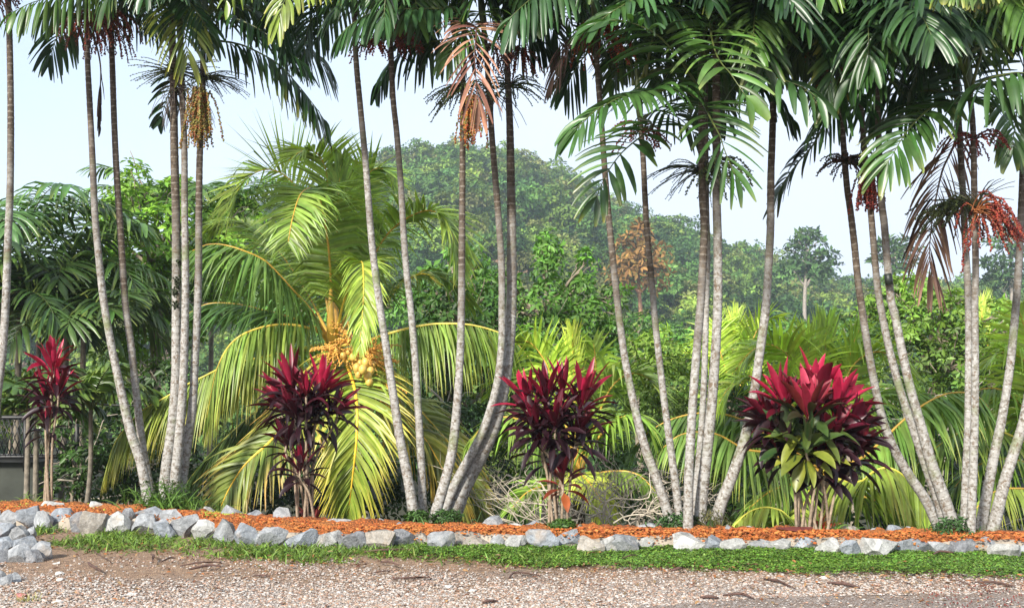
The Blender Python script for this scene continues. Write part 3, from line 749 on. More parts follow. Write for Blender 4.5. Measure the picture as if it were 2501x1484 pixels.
# ------------------------------------------------------------------ the row of slender palms
RED = [(0.20, 0.010, 0.008), (0.13, 0.008, 0.007), (0.26, 0.03, 0.008)]
ORG = [(0.42, 0.11, 0.015), (0.32, 0.045, 0.01), (0.46, 0.18, 0.02), (0.20, 0.20, 0.03)]
GLD = [(0.24, 0.18, 0.02), (0.30, 0.14, 0.02), (0.19, 0.18, 0.03), (0.28, 0.07, 0.015)]
GRN = [(0.08, 0.11, 0.02), (0.10, 0.13, 0.03), (0.05, 0.08, 0.02)]
STEMS = {  # picture trace (x,y) from crown to foot; widths top/foot; hue offset; label
 1: ([(16, -70), (22, 50), (26, 250), (25, 450), (20, 575), (14, 742), (5, 870), (-10, 1000), (-20, 1226)], 15, 24, 'slender palm with the leftmost trunk, cut by the left edge of the picture'),
 2: ([(211, 30), (214, 150), (219, 250), (226, 390), (232, 525), (241, 625), (253, 733), (272, 842), (295, 952), (320, 1057), (345, 1132), (366, 1228)], 13, 25, 'slender palm with lichen spotted leaning trunk, left one of the leaning pair'),
 3: ([(268, 20), (274, 150), (279, 300), (285, 425), (295, 575), (306, 740), (320, 842), (332, 952), (347, 1082), (362, 1170), (374, 1222)], 14, 20, 'slender palm with brown upper trunk, right one of the leaning pair'),
 4: ([(419, 10), (420, 65), (424, 225), (426, 375), (430, 525), (431, 650), (431, 830), (430, 930), (422, 1042), (408, 1142), (400, 1224)], 17, 30, 'slender palm, left trunk of the three trunk clump, with dark moss patches'),
 5: ([(441, 100), (445, 240), (450, 350), (451, 500), (453, 650), (452, 780), (447, 942), (438, 1067), (428, 1167), (423, 1236)], 14, 25, 'slender palm, middle whitest trunk of the three trunk clump'),
 6: ([(496, 60), (495, 215), (488, 375), (486, 500), (485, 650), (482, 760), (477, 867), (470, 992), (456, 1092), (444, 1182), (437, 1232)], 14, 24, 'slender palm, right trunk of the three trunk clump, under the golden fruit'),
 7: ([(864, -20), (869, 135), (879, 250), (891, 375), (899, 475), (909, 600), (927, 742), (944, 852), (961, 967), (979, 1082), (999, 1182), (1014, 1264)], 13, 25, 'slender palm leaning left in front of the big coconut, leftmost of the middle clump'),
 8: ([(952, 40), (959, 225), (969, 325), (979, 450), (986, 575), (994, 675), (1002, 742), (1013, 867), (1021, 992), (1028, 1117), (1034, 1258)], 14, 20, 'slender palm, second straightest trunk of the middle clump, below dark red fruit'),
 9: ([(1133, 60), (1131, 175), (1130, 350), (1129, 500), (1128, 625), (1127, 742), (1124, 867), (1116, 992), (1104, 1102), (1082, 1192), (1052, 1274)], 13, 26, 'slender palm with the thin centre trunk of the middle clump, under orange fruit'),
 10: ([(1180, 55), (1191, 175), (1201, 325), (1211, 450), (1219, 550), (1225, 650), (1226, 742), (1225, 842), (1213, 942), (1184, 1040), (1150, 1110), (1112, 1180), (1072, 1262)], 14, 24, 'slender palm with pale ringed brown upper trunk, crossing behind the thick leaning trunk'),
 11: ([(1236, 50), (1239, 165), (1245, 300), (1248, 450), (1250, 600), (1249, 742), (1243, 842), (1230, 942), (1205, 1037), (1170, 1112), (1130, 1187), (1096, 1258)], 14, 48, 'slender palm with the thickest, strongly bent lichen covered trunk base of the middle clump'),
 12: ([(1453, 60), (1459, 175), (1469, 300), (1476, 400), (1484, 500), (1491, 575), (1504, 700), (1513, 780), (1524, 862), (1541, 952), (1564, 1052), (1590, 1132), (1620, 1217), (1642, 1278)], 13, 24, 'slender palm curving in from the left, leftmost trunk of the five trunk clump'),
 13: ([(1563, 285), (1571, 390), (1575, 475), (1581, 575), (1591, 675), (1598, 762), (1609, 867), (1624, 992), (1639, 1102), (1653, 1207), (1662, 1278)], 14, 20, 'slender palm, second trunk from the left in the five trunk clump'),
 14: ([(1714, 230), (1715, 460), (1720, 550), (1716, 650), (1711, 742), (1705, 817), (1695, 942), (1687, 1067), (1682, 1182), (1680, 1298)], 18, 24, 'slender palm with dark ringed trunk foot nearest the camera in the five trunk clump'),
 15: ([(1722, 120), (1725, 480), (1728, 600), (1725, 742), (1721, 892), (1714, 1042), (1702, 1180), (1692, 1280)], 13, 18, 'slender palm with thin trunk half hidden between two thicker ones in the five trunk clump'),
 16: ([(1748, 0), (1750, 300), (1750, 475), (1753, 600), (1753, 742), (1746, 882), (1737, 1002), (1725, 1117), (1713, 1222), (1707, 1290)], 18, 29, 'slender palm with the widest upright trunk of the five trunk clump, bark flaking'),
 17: ([(1890, 140), (1887, 310), (1883, 425), (1882, 550), (1877, 650), (1870, 755), (1857, 852), (1842, 957), (1820, 1067), (1790, 1157), (1760, 1232), (1740, 1288)], 16, 29, 'slender palm leaning strongly right beside the big cordyline'),
 18: ([(2052, 240), (2067, 440), (2077, 515), (2086, 590), (2096, 690), (2105, 752), (2117, 832), (2135, 932), (2157, 1027), (2187, 1102), (2222, 1162), (2262, 1222), (2296, 1280)], 14, 25, 'slender palm with dark green upper trunk leaning left, first of the right clump'),
 19: ([(2100, 220), (2112, 375), (2123, 475), (2132, 575), (2142, 690), (2152, 755), (2172, 852), (2197, 947), (2231, 1047), (2262, 1137), (2289, 1212), (2317, 1288)], 13, 26, 'slender palm, middle of the three left leaning trunks of the right clump'),
 20: ([(2140, 180), (2151, 460), (2160, 550), (2167, 640), (2176, 730), (2186, 772), (2202, 852), (2222, 942), (2250, 1042), (2277, 1137), (2308, 1222), (2336, 1294)], 14, 30, 'slender palm with a black band round its trunk, third of the left leaning trunks'),
 21: ([(2338, 240), (2345, 350), (2352, 475), (2358, 600), (2364, 700), (2366, 780), (2366, 892), (2365, 1042), (2360, 1167), (2355, 1298)], 15, 22, 'slender palm, pale straight trunk beside the dark ringed one in the right clump'),
 22: ([(2369, 230), (2377, 325), (2380, 500), (2383, 650), (2381, 742), (2382, 942), (2378, 1117), (2369, 1308)], 14, 22, 'slender palm with olive crownshaft and finely ringed straight trunk, in the right clump'),
 23: ([(2507, 150), (2500, 350), (2495, 500), (2488, 650), (2480, 762), (2467, 892), (2447, 1022), (2422, 1142), (2393, 1284)], 14, 26, 'slender palm leaning right near the right edge, outer trunk of the right clump'),
 24: ([(2590, 100), (2560, 600), (2530, 850), (2502, 1017), (2477, 1102), (2451, 1186), (2423, 1286)], 14, 28, 'slender palm leaning out of the picture at the lower right corner'),
}
DG, MG, BG, YG = (0.020, 0.058, 0.014), (0.034, 0.088, 0.020), (0.075, 0.155, 0.026), (0.18, 0.25, 0.035)
# hero fronds: stem, picture points from the crown outwards (x, y, metres towards(-)/away(+)), options
H = [
 (3, [(268, 10, 0), (300, -65, -.2), (240, -45, -.5), (150, -12, -.8), (80, 6, -1.0), (35, 28, -1.1)], dict(col=BG, droop=2.6, LL=.46)),
 (2, [(212, 20, 0), (190, 35, .2), (160, 60, .3), (135, 100, .4), (125, 135, .4)], dict(col=DG, droop=1.9, LL=.42)),
 (3, [(268, 15, 0), (300, 5, .3), (350, 22, .5), (395, 55, .6)], dict(col=DG, droop=2.6, LL=.42)),
 (4, [(420, 10, 0), (433, 10, -.3), (444, 45, -.5), (452, 90, -.55), (458, 135, -.5)], dict(col=YG, droop=1.8, LL=.5, face=1.0, tip=((.45, .42, .05), .6), narrow=.8)),
 (4, [(420, 10, 0), (438, -25, -.2), (470, 15, -.4), (500, 60, -.45), (515, 100, -.4)], dict(col=MG, droop=1.9, LL=.36, face=.6)),
 (4, [(424, 30, 0), (415, 5, -.1), (398, 20, -.3), (385, 60, -.35)], dict(col=MG, droop=1.2, LL=.26, face=.5)),
 (5, [(441, 130, 0), (425, 190, .1), (408, 240, .2), (394, 285, .2)], dict(col=DG, droop=1.2, LL=.26, nl=11)),
 (6, [(496, 60, 0), (520, 95, .1), (570, 105, .2), (610, 118, .25), (678, 156, .25), (727, 207, .2), (775, 268, .1), (790, 292, .1)], dict(col=DG, droop=1.9, LL=.52, lift=.1, tip=((.16, .15, .02), .4))),
 (6, [(496, 55, 0), (540, 15, .2), (620, 30, .4), (700, 75, .5), (760, 125, .5), (800, 172, .5)], dict(col=DG, droop=1.8, LL=.5)),
 (6, [(496, 55, 0), (550, 40, -.2), (620, 65, -.3), (680, 105, -.35), (735, 150, -.35)], dict(col=DG, droop=1.7, LL=.45)),
 (7, [(864, -20, 0), (830, -85, -.3), (770, -60, -.7), (715, -20, -1.0), (690, 12, -1.1), (682, 45, -1.1)], dict(col=YG, droop=1.7, LL=.36, tip=((.4, .36, .06), .4))),
 (6, [(496, 50, 0), (560, -70, -.3), (620, -75, -.6), (580, -35, -.9), (552, 2, -1.0)], dict(col=YG, droop=2.0, LL=.3, nl=12)),
 (9, [(1135, 55, 0), (1110, 22, -.2), (1076, 22, -.3), (1015, 22, -.4), (949, 24, -.5), (893, 38, -.55), (851, 66, -.6), (832, 88, -.6)], dict(col=(0.05, 0.12, 0.04), droop=1.9, LL=.38, W=.06, lift=.25)),
 (10, [(1180, 60, 0), (1130, 85, .4), (1086, 97, .5), (1027, 107, .6), (975, 132, .6), (938, 172, .6), (925, 200, .6)], dict(col=DG, droop=2.3, LL=.42)),
 (9, [(1135, 55, 0), (1160, 66, -.5), (1163, 88, -.7), (1160, 118, -.78), (1160, 160, -.8), (1163, 200, -.78), (1168, 250, -.72)], dict(col=(.30, .15, .105), rach=(.1, .05, .04), droop=.9, LL=.42, face=1.5, start=.12, colvar=.35, mat='dry', narrow=.55, ang=(62, 10), tip=((.5, .27, .18), .5), label='dead pinkish brown hanging frond', nl=22)),
 (10, [(1180, 55, 0), (1175, 30, -.4), (1150, 60, -.6), (1120, 95, -.7), (1095, 140, -.7)], dict(col=BG, droop=1.6, LL=.34, narrow=.7)),
 (12, [(1453, 60, 0), (1430, -50, -.3), (1370, -45, -.6), (1310, -12, -.8), (1262, 28, -.9), (1240, 52, -.9)], dict(col=(.05, .115, .04), droop=2.3, LL=.45, W=.055)),
 (14, [(1714, 240, 0), (1700, 205, -.3), (1676, 168, -.6), (1644, 126, -.9), (1610, 90, -1.1), (1571, 67, -1.25), (1523, 51, -1.35), (1484, 50, -1.4)], dict(col=(.055, .14, .028), droop=.75, LL=.46, W=.062, lift=.1, face=.8, twist=.2, nl=15)),
 (16, [(1748, 0, 0), (1680, -35, -.4), (1590, -20, -.8), (1510, 20, -1.0), (1450, 62, -1.1)], dict(col=(.05, .12, .03), droop=1.2, LL=.42, W=.06)),
 (14, [(1714, 250, 0), (1680, 225, -.3), (1640, 219, -.5), (1586, 224, -.75), (1554, 229, -.9), (1518, 236, -1.0), (1484, 254, -1.1), (1457, 268, -1.15), (1425, 297, -1.2), (1408, 318, -1.2)], dict(col=(.055, .13, .03), droop=1.35, LL=.42, W=.052, lift=.25)),
 (13, [(1563, 290, 0), (1590, 300, -.3), (1580, 322, -.6), (1547, 348, -.75), (1517, 375, -.85), (1488, 414, -.9), (1469, 452, -.95), (1457, 480, -.95)], dict(col=(.045, .11, .022), droop=.75, LL=.42, face=.5, tip=((.30, .27, .03), .35), nl=15, W=.055, ang=(68, 20))),
 (13, [(1563, 290, 0), (1610, 270, .2), (1660, 290, .3), (1700, 330, .3)], dict(col=DG, droop=1.5, LL=.34)),
 (16, [(1748, 0, 0), (1735, 60, -.5), (1745, 120, -.9), (1763, 156, -1.1), (1782, 177, -1.2), (1799, 202, -1.25), (1822, 236, -1.3)], dict(col=(.09, .18, .035), droop=.9, LL=.42, face=.8, tip=((.3, .34, .1), .4), W=.055, nl=14)),
 (17, [(1890, 140, 0), (1870, 165, -.5), (1885, 185, -.9), (1909, 194, -1.0), (1958, 212, -1.1), (1996, 238, -1.15)], dict(col=(.05, .12, .035), droop=1.8, LL=.42, face=.4, W=.06, nl=14)),
 (14, [(1714, 240, 0), (1722, 262, -.5), (1740, 298, -.8), (1759, 334, -.95), (1768, 362, -1.0), (1781, 395, -1.0), (1796, 430, -1.0)], dict(col=(.05, .12, .025), droop=.8, LL=.42, face=1.0, tip=((.32, .34, .12), .25), W=.05, nl=16, ang=(70, 15))),
 (18, [(2052, 230, 0), (2080, 30, -.3), (2075, 70, -.7), (2058, 122, -.85), (2040, 164, -.9), (2025, 207, -.9), (2018, 240, -.9)], dict(col=(.06, .13, .035), droop=1.1, LL=.38, face=1.0, tip=((.42, .38, .06), .5), ang=(60, 15))),
 (21, [(2340, 240, 0), (2360, 235, -.1), (2347, 146, -.2), (2330, 68, -.35), (2308, 12, -.5), (2285, -60, -.8)], dict(col=(.035, .09, .035), droop=.35, LL=.5, face=2.0, W=.05, start=.06, ang=(88, 60), nl=20, lift=.1)),
 (22, [(2369, 230, 0), (2352, 172, -.3), (2320, 90, -.4), (2281, -5, -.5), (2262, -60, -.6)], dict(col=(.10, .15, .03), droop=.1, LL=.25, W=.02, ang=(8, 4), lift=0.05, nl=20, start=.15)),
 (21, [(2340, 240, 0), (2352, 246, -.3), (2318, 254, -.5), (2276, 263, -.6), (2245, 288, -.7), (2220, 315, -.75), (2201, 342, -.8), (2180, 378, -.85), (2163, 404, -.85)], dict(col=(.055, .13, .03), droop=1.05, LL=.44, face=.3, tip=((.35, .36, .12), .35), W=.055, ang=(72, 20))),
 (22, [(2369, 230, 0), (2385, 212, -.3), (2410, 194, -.5), (2452, 182, -.6), (2500, 178, -.7), (2570, 195, -.8)], dict(col=(.055, .13, .035), droop=2.3, LL=.45, W=.055, start=.1)),
 (21, [(2340, 240, 0), (2290, 222, .2), (2230, 224, .3), (2172, 231, .3), (2130, 240, .3), (2095, 250, .3)], dict(col=(.035, .09, .03), droop=2.2, LL=.5, W=.05)),
 (18, [(2052, 235, 0), (2015, 300, .2), (1985, 355, .3), (1945, 402, .3), (1912, 450, .3), (1890, 495, .3)], dict(col=DG, droop=1.1, LL=.34, tip=((.15, .08, .03), .3))),
 (21, [(2340, 260, 0), (2334, 340, .2), (2318, 380, .2), (2301, 419, .15), (2284, 494, .1), (2274, 562, .1), (2270, 625, .1), (2276, 670, .1)], dict(col=(.21, .125, .09), rach=(.18, .12, .09), droop=1.5, LL=.52, mat='dry', narrow=.55, ang=(50, 12), colvar=.4, start=.12, face=.5, nl=34, label='dead brown frond hanging beside the trunk')),
 (12, [(1453, 60, 0), (1420, 75, -.2), (1390, 105, -.3), (1368, 150, -.3), (1352, 190, -.3)], dict(col=(.09, .055, .045), rach=(.08, .05, .04), droop=1.6, LL=.34, mat='dry', narrow=.5, ang=(45, 10), colvar=.3, label='dead brown frond')),
 (2, [(212, 60, 0), (235, 110, -.1), (246, 170, -.1), (243, 240, -.1), (242, 300, -.1)], dict(col=(.05, .03, .022), rach=(.05, .03, .02), droop=1.8, LL=.22, mat='dry', narrow=.45, ang=(16, 5), nl=9, start=.5, label='thin dead hanging frond')),
 (23, [(2507, 150, 0), (2490, 230, -.3), (2480, 300, -.4), (2472, 360, -.4)], dict(col=(.06, .13, .04), droop=1.7, LL=.36, face=.7, tip=((.35, .38, .1), .3))),
 (22, [(2369, 230, 0), (2440, -40, -.6), (2400, -70, -.9), (2350, -50, -1.1), (2310, -30, -1.2)], dict(col=BG, droop=2.2, LL=.32, tip=((.4, .38, .06), .5))),
 (23, [(2507, 150, 0), (2480, -60, -.6), (2440, -60, -.9), (2400, -40, -1.0), (2360, -20, -1.1)], dict(col=BG, droop=2.2, LL=.34, tip=((.4, .3, .06), .5))),
 (8, [(952, 40, 0), (945, -50, -.3), (925, -60, -.5), (880, -40, -.8), (830, -10, -.9)], dict(col=MG, droop=1.7, LL=.42)),
 (8, [(952, 40, 0), (985, 30, .3), (1020, 60, .5), (1050, 100, .5)], dict(col=DG, droop=2.0, LL=.4)),
 (11, [(1236, 50, 0), (1262, 10, .3), (1310, 30, .5), (1355, 80, .5), (1385, 140, .5)], dict(col=DG, droop=2.0, LL=.42)),
 (12, [(1453, 60, 0), (1440, 120, .3), (1410, 160, .4), (1385, 210, .4)], dict(col=DG, droop=2.0, LL=.42)),
 (11, [(1236, 50, 0), (1265, 60, .3), (1300, 80, .4), (1335, 110, .4)], dict(col=DG, droop=2.4, LL=.42)),
 (1, [(16, -70, 0), (10, -50, -.2), (0, -10, -.3), (-10, 30, -.3)], dict(col=(.05, .03, .022), droop=1.6, LL=.28, mat='dry', narrow=.4)),
 (19, [(2100, 230, 0), (2070, 235, -.3), (2040, 260, -.4), (2010, 300, -.4)], dict(col=MG, droop=1.9, LL=.42)),
 (20, [(2140, 190, 0), (2180, 200, .1), (2215, 240, .2), (2240, 280, .2)], dict(col=DG, droop=1.9, LL=.42)),
]
# fruit: stem, (x,y), towards, n, length, options, part name, label
FRU = [
 (2, (215, 38), -.1, 40, .5, dict(cols=RED, stem=(.22, .13, .03), spread=.8, up=.1, droop=3.2), None),
 (3, (262, 42), -.15, 44, .52, dict(cols=RED, stem=(.30, .16, .03), spread=.6, up=.1, droop=3.4), None),
 (2, (205, 45), .15, 22, .45, dict(cols=GRN, stem=(.07, .07, .02), spread=1.0, up=.1, droop=2.0), 'green unripe fruit strands'),
 (3, (300, 40), .1, 20, .5, dict(cols=GRN, stem=(.06, .06, .02), spread=1.0, up=.3, droop=1.8, berry=.007), 'green unripe fruit strands'),
 (4, (425, 175), 0, 64, .46, dict(cols=GRN, stem=(.07, .08, .02), spread=1.1, up=.15, droop=.5, berry=.006, gap=.03), 'bare green flower stalks'),
 (6, (500, 190), 0, 64, .5, dict(cols=GRN, stem=(.035, .035, .02), spread=1.1, up=.1, droop=.7, berry=.005, gap=.03, dirc=(.6, 0, 0)), 'bare dark flower stalks'),
 (6, (487, 222), -.15, 70, .56, dict(cols=GLD, stem=(.3, .25, .04), spread=.28, up=0, hang=1.0, droop=3.0, berry=.0105, gap=.018, bfrom=.02, jit=.05), 'golden ripening fruit bunch'),
 (4, (432, 215), -.1, 26, .5, dict(stem=(.06, .035, .025), berry=0, spread=.45, up=0, droop=4.0), 'withered hanging stalks'),
 (5, (452, 240), .1, 18, .5, dict(stem=(.05, .03, .02), berry=0, spread=.5, up=0, droop=3.0), 'withered hanging stalks'),
 (8, (958, 70), -.05, 40, .42, dict(cols=RED, stem=(.15, .03, .02), spread=.9, up=.1, droop=2.6), None),
 (7, (900, 95), .2, 18, .3, dict(cols=RED, stem=(.15, .05, .02), spread=.9, up=.1, droop=2.4), None),
 (9, (1133, 215), 0, 56, .44, dict(cols=GRN, stem=(.04, .045, .02), spread=1.0, up=.1, droop=1.3, berry=.007, dirc=(-.35, 0, 0)), 'green unripe fruit strands'),
 (9, (1148, 240), -.15, 30, .44, dict(cols=ORG, stem=(.3, .2, .03), spread=.28, up=0, hang=1.0, droop=3.0, berry=.010, gap=.018, bfrom=.02, jit=.035), 'orange ripe fruit bunch'),
 (10, (1200, 230), .05, 24, .46, dict(stem=(.05, .03, .025), berry=0, spread=.7, up=0, droop=2.6), 'withered hanging stalks'),
 (11, (1246, 210), 0, 40, .42, dict(cols=GRN, stem=(.045, .05, .02), spread=1.0, up=.15, droop=1.2, berry=.007), 'green unripe fruit strands'),
 (11, (1270, 120), .1, 26, .42, dict(cols=RED + ORG[:2], stem=(.15, .06, .02), spread=.8, up=0, droop=2.8), None),
 (10, (1205, 110), .2, 20, .42, dict(cols=RED, stem=(.15, .06, .02), spread=.8, up=0, droop=2.8), None),
 (12, (1460, 60), .1, 34, .5, dict(cols=RED + ORG[:2], stem=(.2, .08, .02), spread=.7, up=0, droop=2.8), None),
 (13, (1565, 315), .05, 24, .34, dict(cols=RED, stem=(.1, .06, .02), spread=.9, up=.2, droop=1.6), None),
 (14, (1712, 415), 0, 44, .55, dict(cols=GRN, stem=(.03, .04, .02), spread=1.0, up=.1, droop=1.0, berry=.005, gap=.03, dirc=(-.5, 0, 0)), 'bare dark flower stalks'),
 (16, (1750, 400), -.05, 26, .36, dict(cols=GRN, stem=(.05, .06, .02), spread=.7, up=.1, droop=2.4, berry=.010), 'green unripe fruit strands'),
 (18, (2072, 395), 0, 48, .38, dict(cols=[(.05, .04, .02), (.10, .03, .015)], stem=(.04, .04, .02), spread=1.1, up=.3, droop=1.3, berry=.008), 'dark unripe fruit strands'),
 (19, (2116, 410), .05, 32, .40, dict(cols=RED, stem=(.10, .04, .02), spread=.3, up=0, hang=.8, droop=3.0, berry=.010, bfrom=.1, jit=.03), None),
 (21, (2353, 500), -.02, 64, .5, dict(cols=GRN, stem=(.08, .09, .02), spread=1.0, up=.15, droop=1.4, berry=.009, dirc=(-.3, 0, 0)), 'green unripe fruit strands'),
 (22, (2384, 500), 0, 24, .42, dict(stem=(.07, .07, .03), berry=0, spread=1.1, up=.5, droop=.6), 'bare flower stalks'),
 (22, (2386, 515), -.08, 46, .52, dict(cols=RED + [(.34, .04, .015)], stem=(.30, .10, .03), spread=.5, up=.25, droop=3.0, berry=.010, gap=.018, dirc=(.75, -.1, 0), bfrom=.3), 'bright red fruit bunch'),
 (22, (2380, 340), .1, 20, .34, dict(cols=RED, stem=(.1, .04, .02), spread=.8, up=.2, droop=2.0), None),
 (23, (2480, 20), .3, 34, .45, dict(cols=RED, stem=(.1, .04, .02), spread=1.0, up=.1, droop=2.4), None),
 (17, (1900, 60), .3, 30, .5, dict(cols=GRN + ORG[1:2], stem=(.10, .08, .02), spread=1.0, up=0, droop=2.0, berry=.008), 'olive fruit strands'),
 (19, (2060, 150), .4, 30, .5, dict(cols=GRN + ORG[1:2], stem=(.08, .05, .02), spread=1.0, up=0, droop=2.0, berry=.008), 'olive fruit strands'),
 (1, (-5, -10), 0, 16, .35, dict(cols=RED, stem=(.1, .04, .02), spread=.7, up=0, droop=2.4), None),
]
ENV = np.array([(-50, 60), (0, 40), (60, 60), (120, 110), (300, 110), (390, 120), (430, 100), (560, 100), (640, 190), (760, 230), (800, 150), (850, 110), (930, 150), (1000, 170), (1090, 130), (1130, 110), (1250, 150), (1330, 200), (1400, 290), (1480, 330), (1560, 360), (1700, 380), (1800, 380), (1880, 380), (1960, 370), (2050, 300), (2150, 330), (2250, 310), (2340, 330), (2420, 250), (2560, 250)], float)
NRAND = {1: 5, 2: 7, 3: 7, 4: 8, 5: 4, 6: 11, 7: 9, 8: 9, 9: 9, 10: 9, 11: 11, 12: 15, 13: 5, 14: 9, 15: 11, 16: 15, 17: 17, 18: 12, 19: 15, 20: 15, 21: 11, 22: 11, 23: 12, 24: 7}
GRPP = 'slender clustering palms planted in a row along the bed'
PALM = {}
for sid, (tr, wt, wb, label) in STEMS.items():
    rng = np.random.default_rng(500 + sid)
    foot = tr[-1]
    Y0 = G(foot[0], foot[1], 0.12)[1]
    leanY = rng.uniform(-.25, .25)
    tp = np.array([list(P(x, y, Y0 + leanY * np.clip((foot[1] - y) / 1300, 0, 1) ** 1.5)) for x, y in tr])[::-1]
    tp[0, 2] = min(tp[0, 2], 0.11) - 0.05
    root = thing('slender_palm', label, 'palm', (tp[0][0], tp[0][1], tp[0][2] + 0.05), GRPP)
    PALM[sid] = (root, tp, Y0 + leanY)
    q, L = spline(tp, int(np.linalg.norm(np.diff(tp, axis=0), axis=1).sum() / 0.022))
    s = np.linspace(0, L, len(q)); f = s / L
    rad = np.interp(f, [0, .06, .3, 1], [wb * 1.12, wb, (wb * .45 + wt * .55) * 1.02, wt * .95]) * 0.5 * Y0 / FPX
    ph = (s / 0.068) % 1.0
    rad = rad * (1 + 0.045 * np.exp(-((ph - 0.03) / 0.12) ** 2) + 0.012 * rng.normal(size=len(q)))
    shaft_len = 0.55
    m = MB(); hcol = np.stack([np.clip(f + rng.uniform(-.14, .06) + (.16 if sid in (9, 12, 14, 18, 3) else 0), 0, 1), np.full(len(q), rng.random()), np.zeros(len(q))], 1)
    tube(m, q, rad, 12, hcol, along=s + 0.001 + rng.uniform(0, 1))
    m.build('trunk', M_BARK, root)
    # green crownshaft
    top = q[-1]; dr = unit(q[-1] - q[-8])
    a = np.linspace(0, 1, 8)[:, None]
    cs = top - dr * 0.02 + dr * shaft_len * a
    m = MB(); tube(m, cs, rad[-1] * np.array([1.05, 1.35, 1.4, 1.25, 1.1, .9, .7, .4]), 10, np.array((0.10, 0.13, 0.05)))
    m.build('crownshaft', M_PALM, root)
    heart = cs[5]
    PALM[sid] = (root, tp, Y0 + leanY, heart)
cnt_f = 0
for hi, (sid, pts, op) in enumerate(H):
    root, tp, Yc, heart = PALM[sid]
    rng = np.random.default_rng(900 + hi)
    op = dict(op); mt = op.pop('mat', None); lb = op.pop('label', None)
    R = np.array([P(x, y, Yc + d) for x, y, d in pts])
    m = MB(); frond_mesh(m, R, 'areca', rng, **op)
    o = m.build('frond', M_DRY if mt else M_PALM, root)
    if lb: o['label'] = lb
for sid, nr in NRAND.items():
    root, tp, Yc, heart = PALM[sid]
    rng = np.random.default_rng(700 + sid)
    hx, hy = proj(heart)
    top_anchor = heart
    made = 0; tries = 0
    while made < nr and tries < 260:
        tries += 1
        az = rng.uniform(0, 2 * np.pi); el0 = math.radians(rng.uniform(15, 80)); L = rng.uniform(1.1, 1.75)
        bend = math.radians(rng.uniform(60, 125)); K = 9
        p = top_anchor + rng.normal(0, .03, 3); pts = [p]
        for j in range(K):
            e = el0 - bend * ((j + .5) / K) ** 1.2
            azj = az + 0.15 * j / K
            p = p + L / K * np.array([math.cos(azj) * math.cos(e), math.sin(azj) * math.cos(e), math.sin(e)]); pts.append(p)
        pts = np.array(pts)
        LLr = rng.uniform(.36, .5)
        low = pts + np.array([0, 0, -LLr * 0.8])
        lx, ly = proj(low)
        lim = np.interp(lx, ENV[:, 0], ENV[:, 1])
        if np.any(ly > lim): continue
        px_, py_ = proj(pts)
        if py_.max() < 10 and rng.random() < .75: continue
        made += 1
        c = [DG, DG, MG, MG, BG][rng.integers(0, 5)]
        m = MB()
        frond_mesh(m, pts, 'areca', rng, col=c, LL=LLr, droop=rng.uniform(1.0, 2.0), tip=((.3, .3, .06), .1) if rng.random() < .4 else None, W=rng.uniform(.036, .05))
        m.build('frond', M_PALM, root)
for fi, (sid, (x, y), d, n, L, op, lb) in enumerate(FRU):
    root, tp, Yc, heart = PALM[sid]
    m = MB(); strands(m, P(x, y, Yc + d), n, L, np.random.default_rng(1300 + fi), **op)
    # short stalk joining the bunch to its stem
    qs, _ = spline(tp, 60); near = qs[np.argmin(np.linalg.norm(qs - P(x, y, Yc), axis=1))]
    tube(m, np.array([near, (near + P(x, y, Yc + d)) / 2 + np.array([0, 0, .01]), P(x, y, Yc + d)]), 0.012, 5, np.array(op.get('stem', (.1, .1, .03))))
    o = m.build('fruit_cluster' if op.get('berry', 1) and op.get('berry', 1) > .0062 or 'berry' not in op else 'flower_stalks', M_BERRY, root)
    if lb: o['label'] = lb
# black band round one trunk
root, tp, Yc, heart = PALM[20]
m = MB(); tube(m, np.array([P(2168, 668, Yc), P(2170, 682, Yc), P(2172, 695, Yc)]), 0.034, 14, np.array((.012, .016, .012)))
m.build('trunk_band', M_METAL, root)['label'] = 'black band wrapped round the trunk'

# moss patches on the left trunk of the three trunk clump
root, tp, Yc, heart = PALM[4]
rng = np.random.default_rng(77); m = MB()
for (x, y, n, sp) in [(436, 690, 120, 9), (430, 745, 60, 7), (428, 715, 60, 8), (438, 640, 40, 6)]:
    c = P(x, y, Yc - .03)
    q = c + rng.normal(0, 1, (n, 3)) * np.array([sp, sp, sp * 1.5]) * Yc / FPX * .5
    V = q[:, None] + ICO0[0][None] * rng.uniform(.006, .014, n)[:, None, None]
    m.add(V.reshape(-1, 3), (ICO0[1][None] + (np.arange(n) * 12)[:, None, None]).reshape(-1, 3), np.repeat(np.array((.022, .03, .01)) * rng.uniform(.5, 1.6, (n, 1)), 12, 0))
m.build('moss', M_TWIG, root)
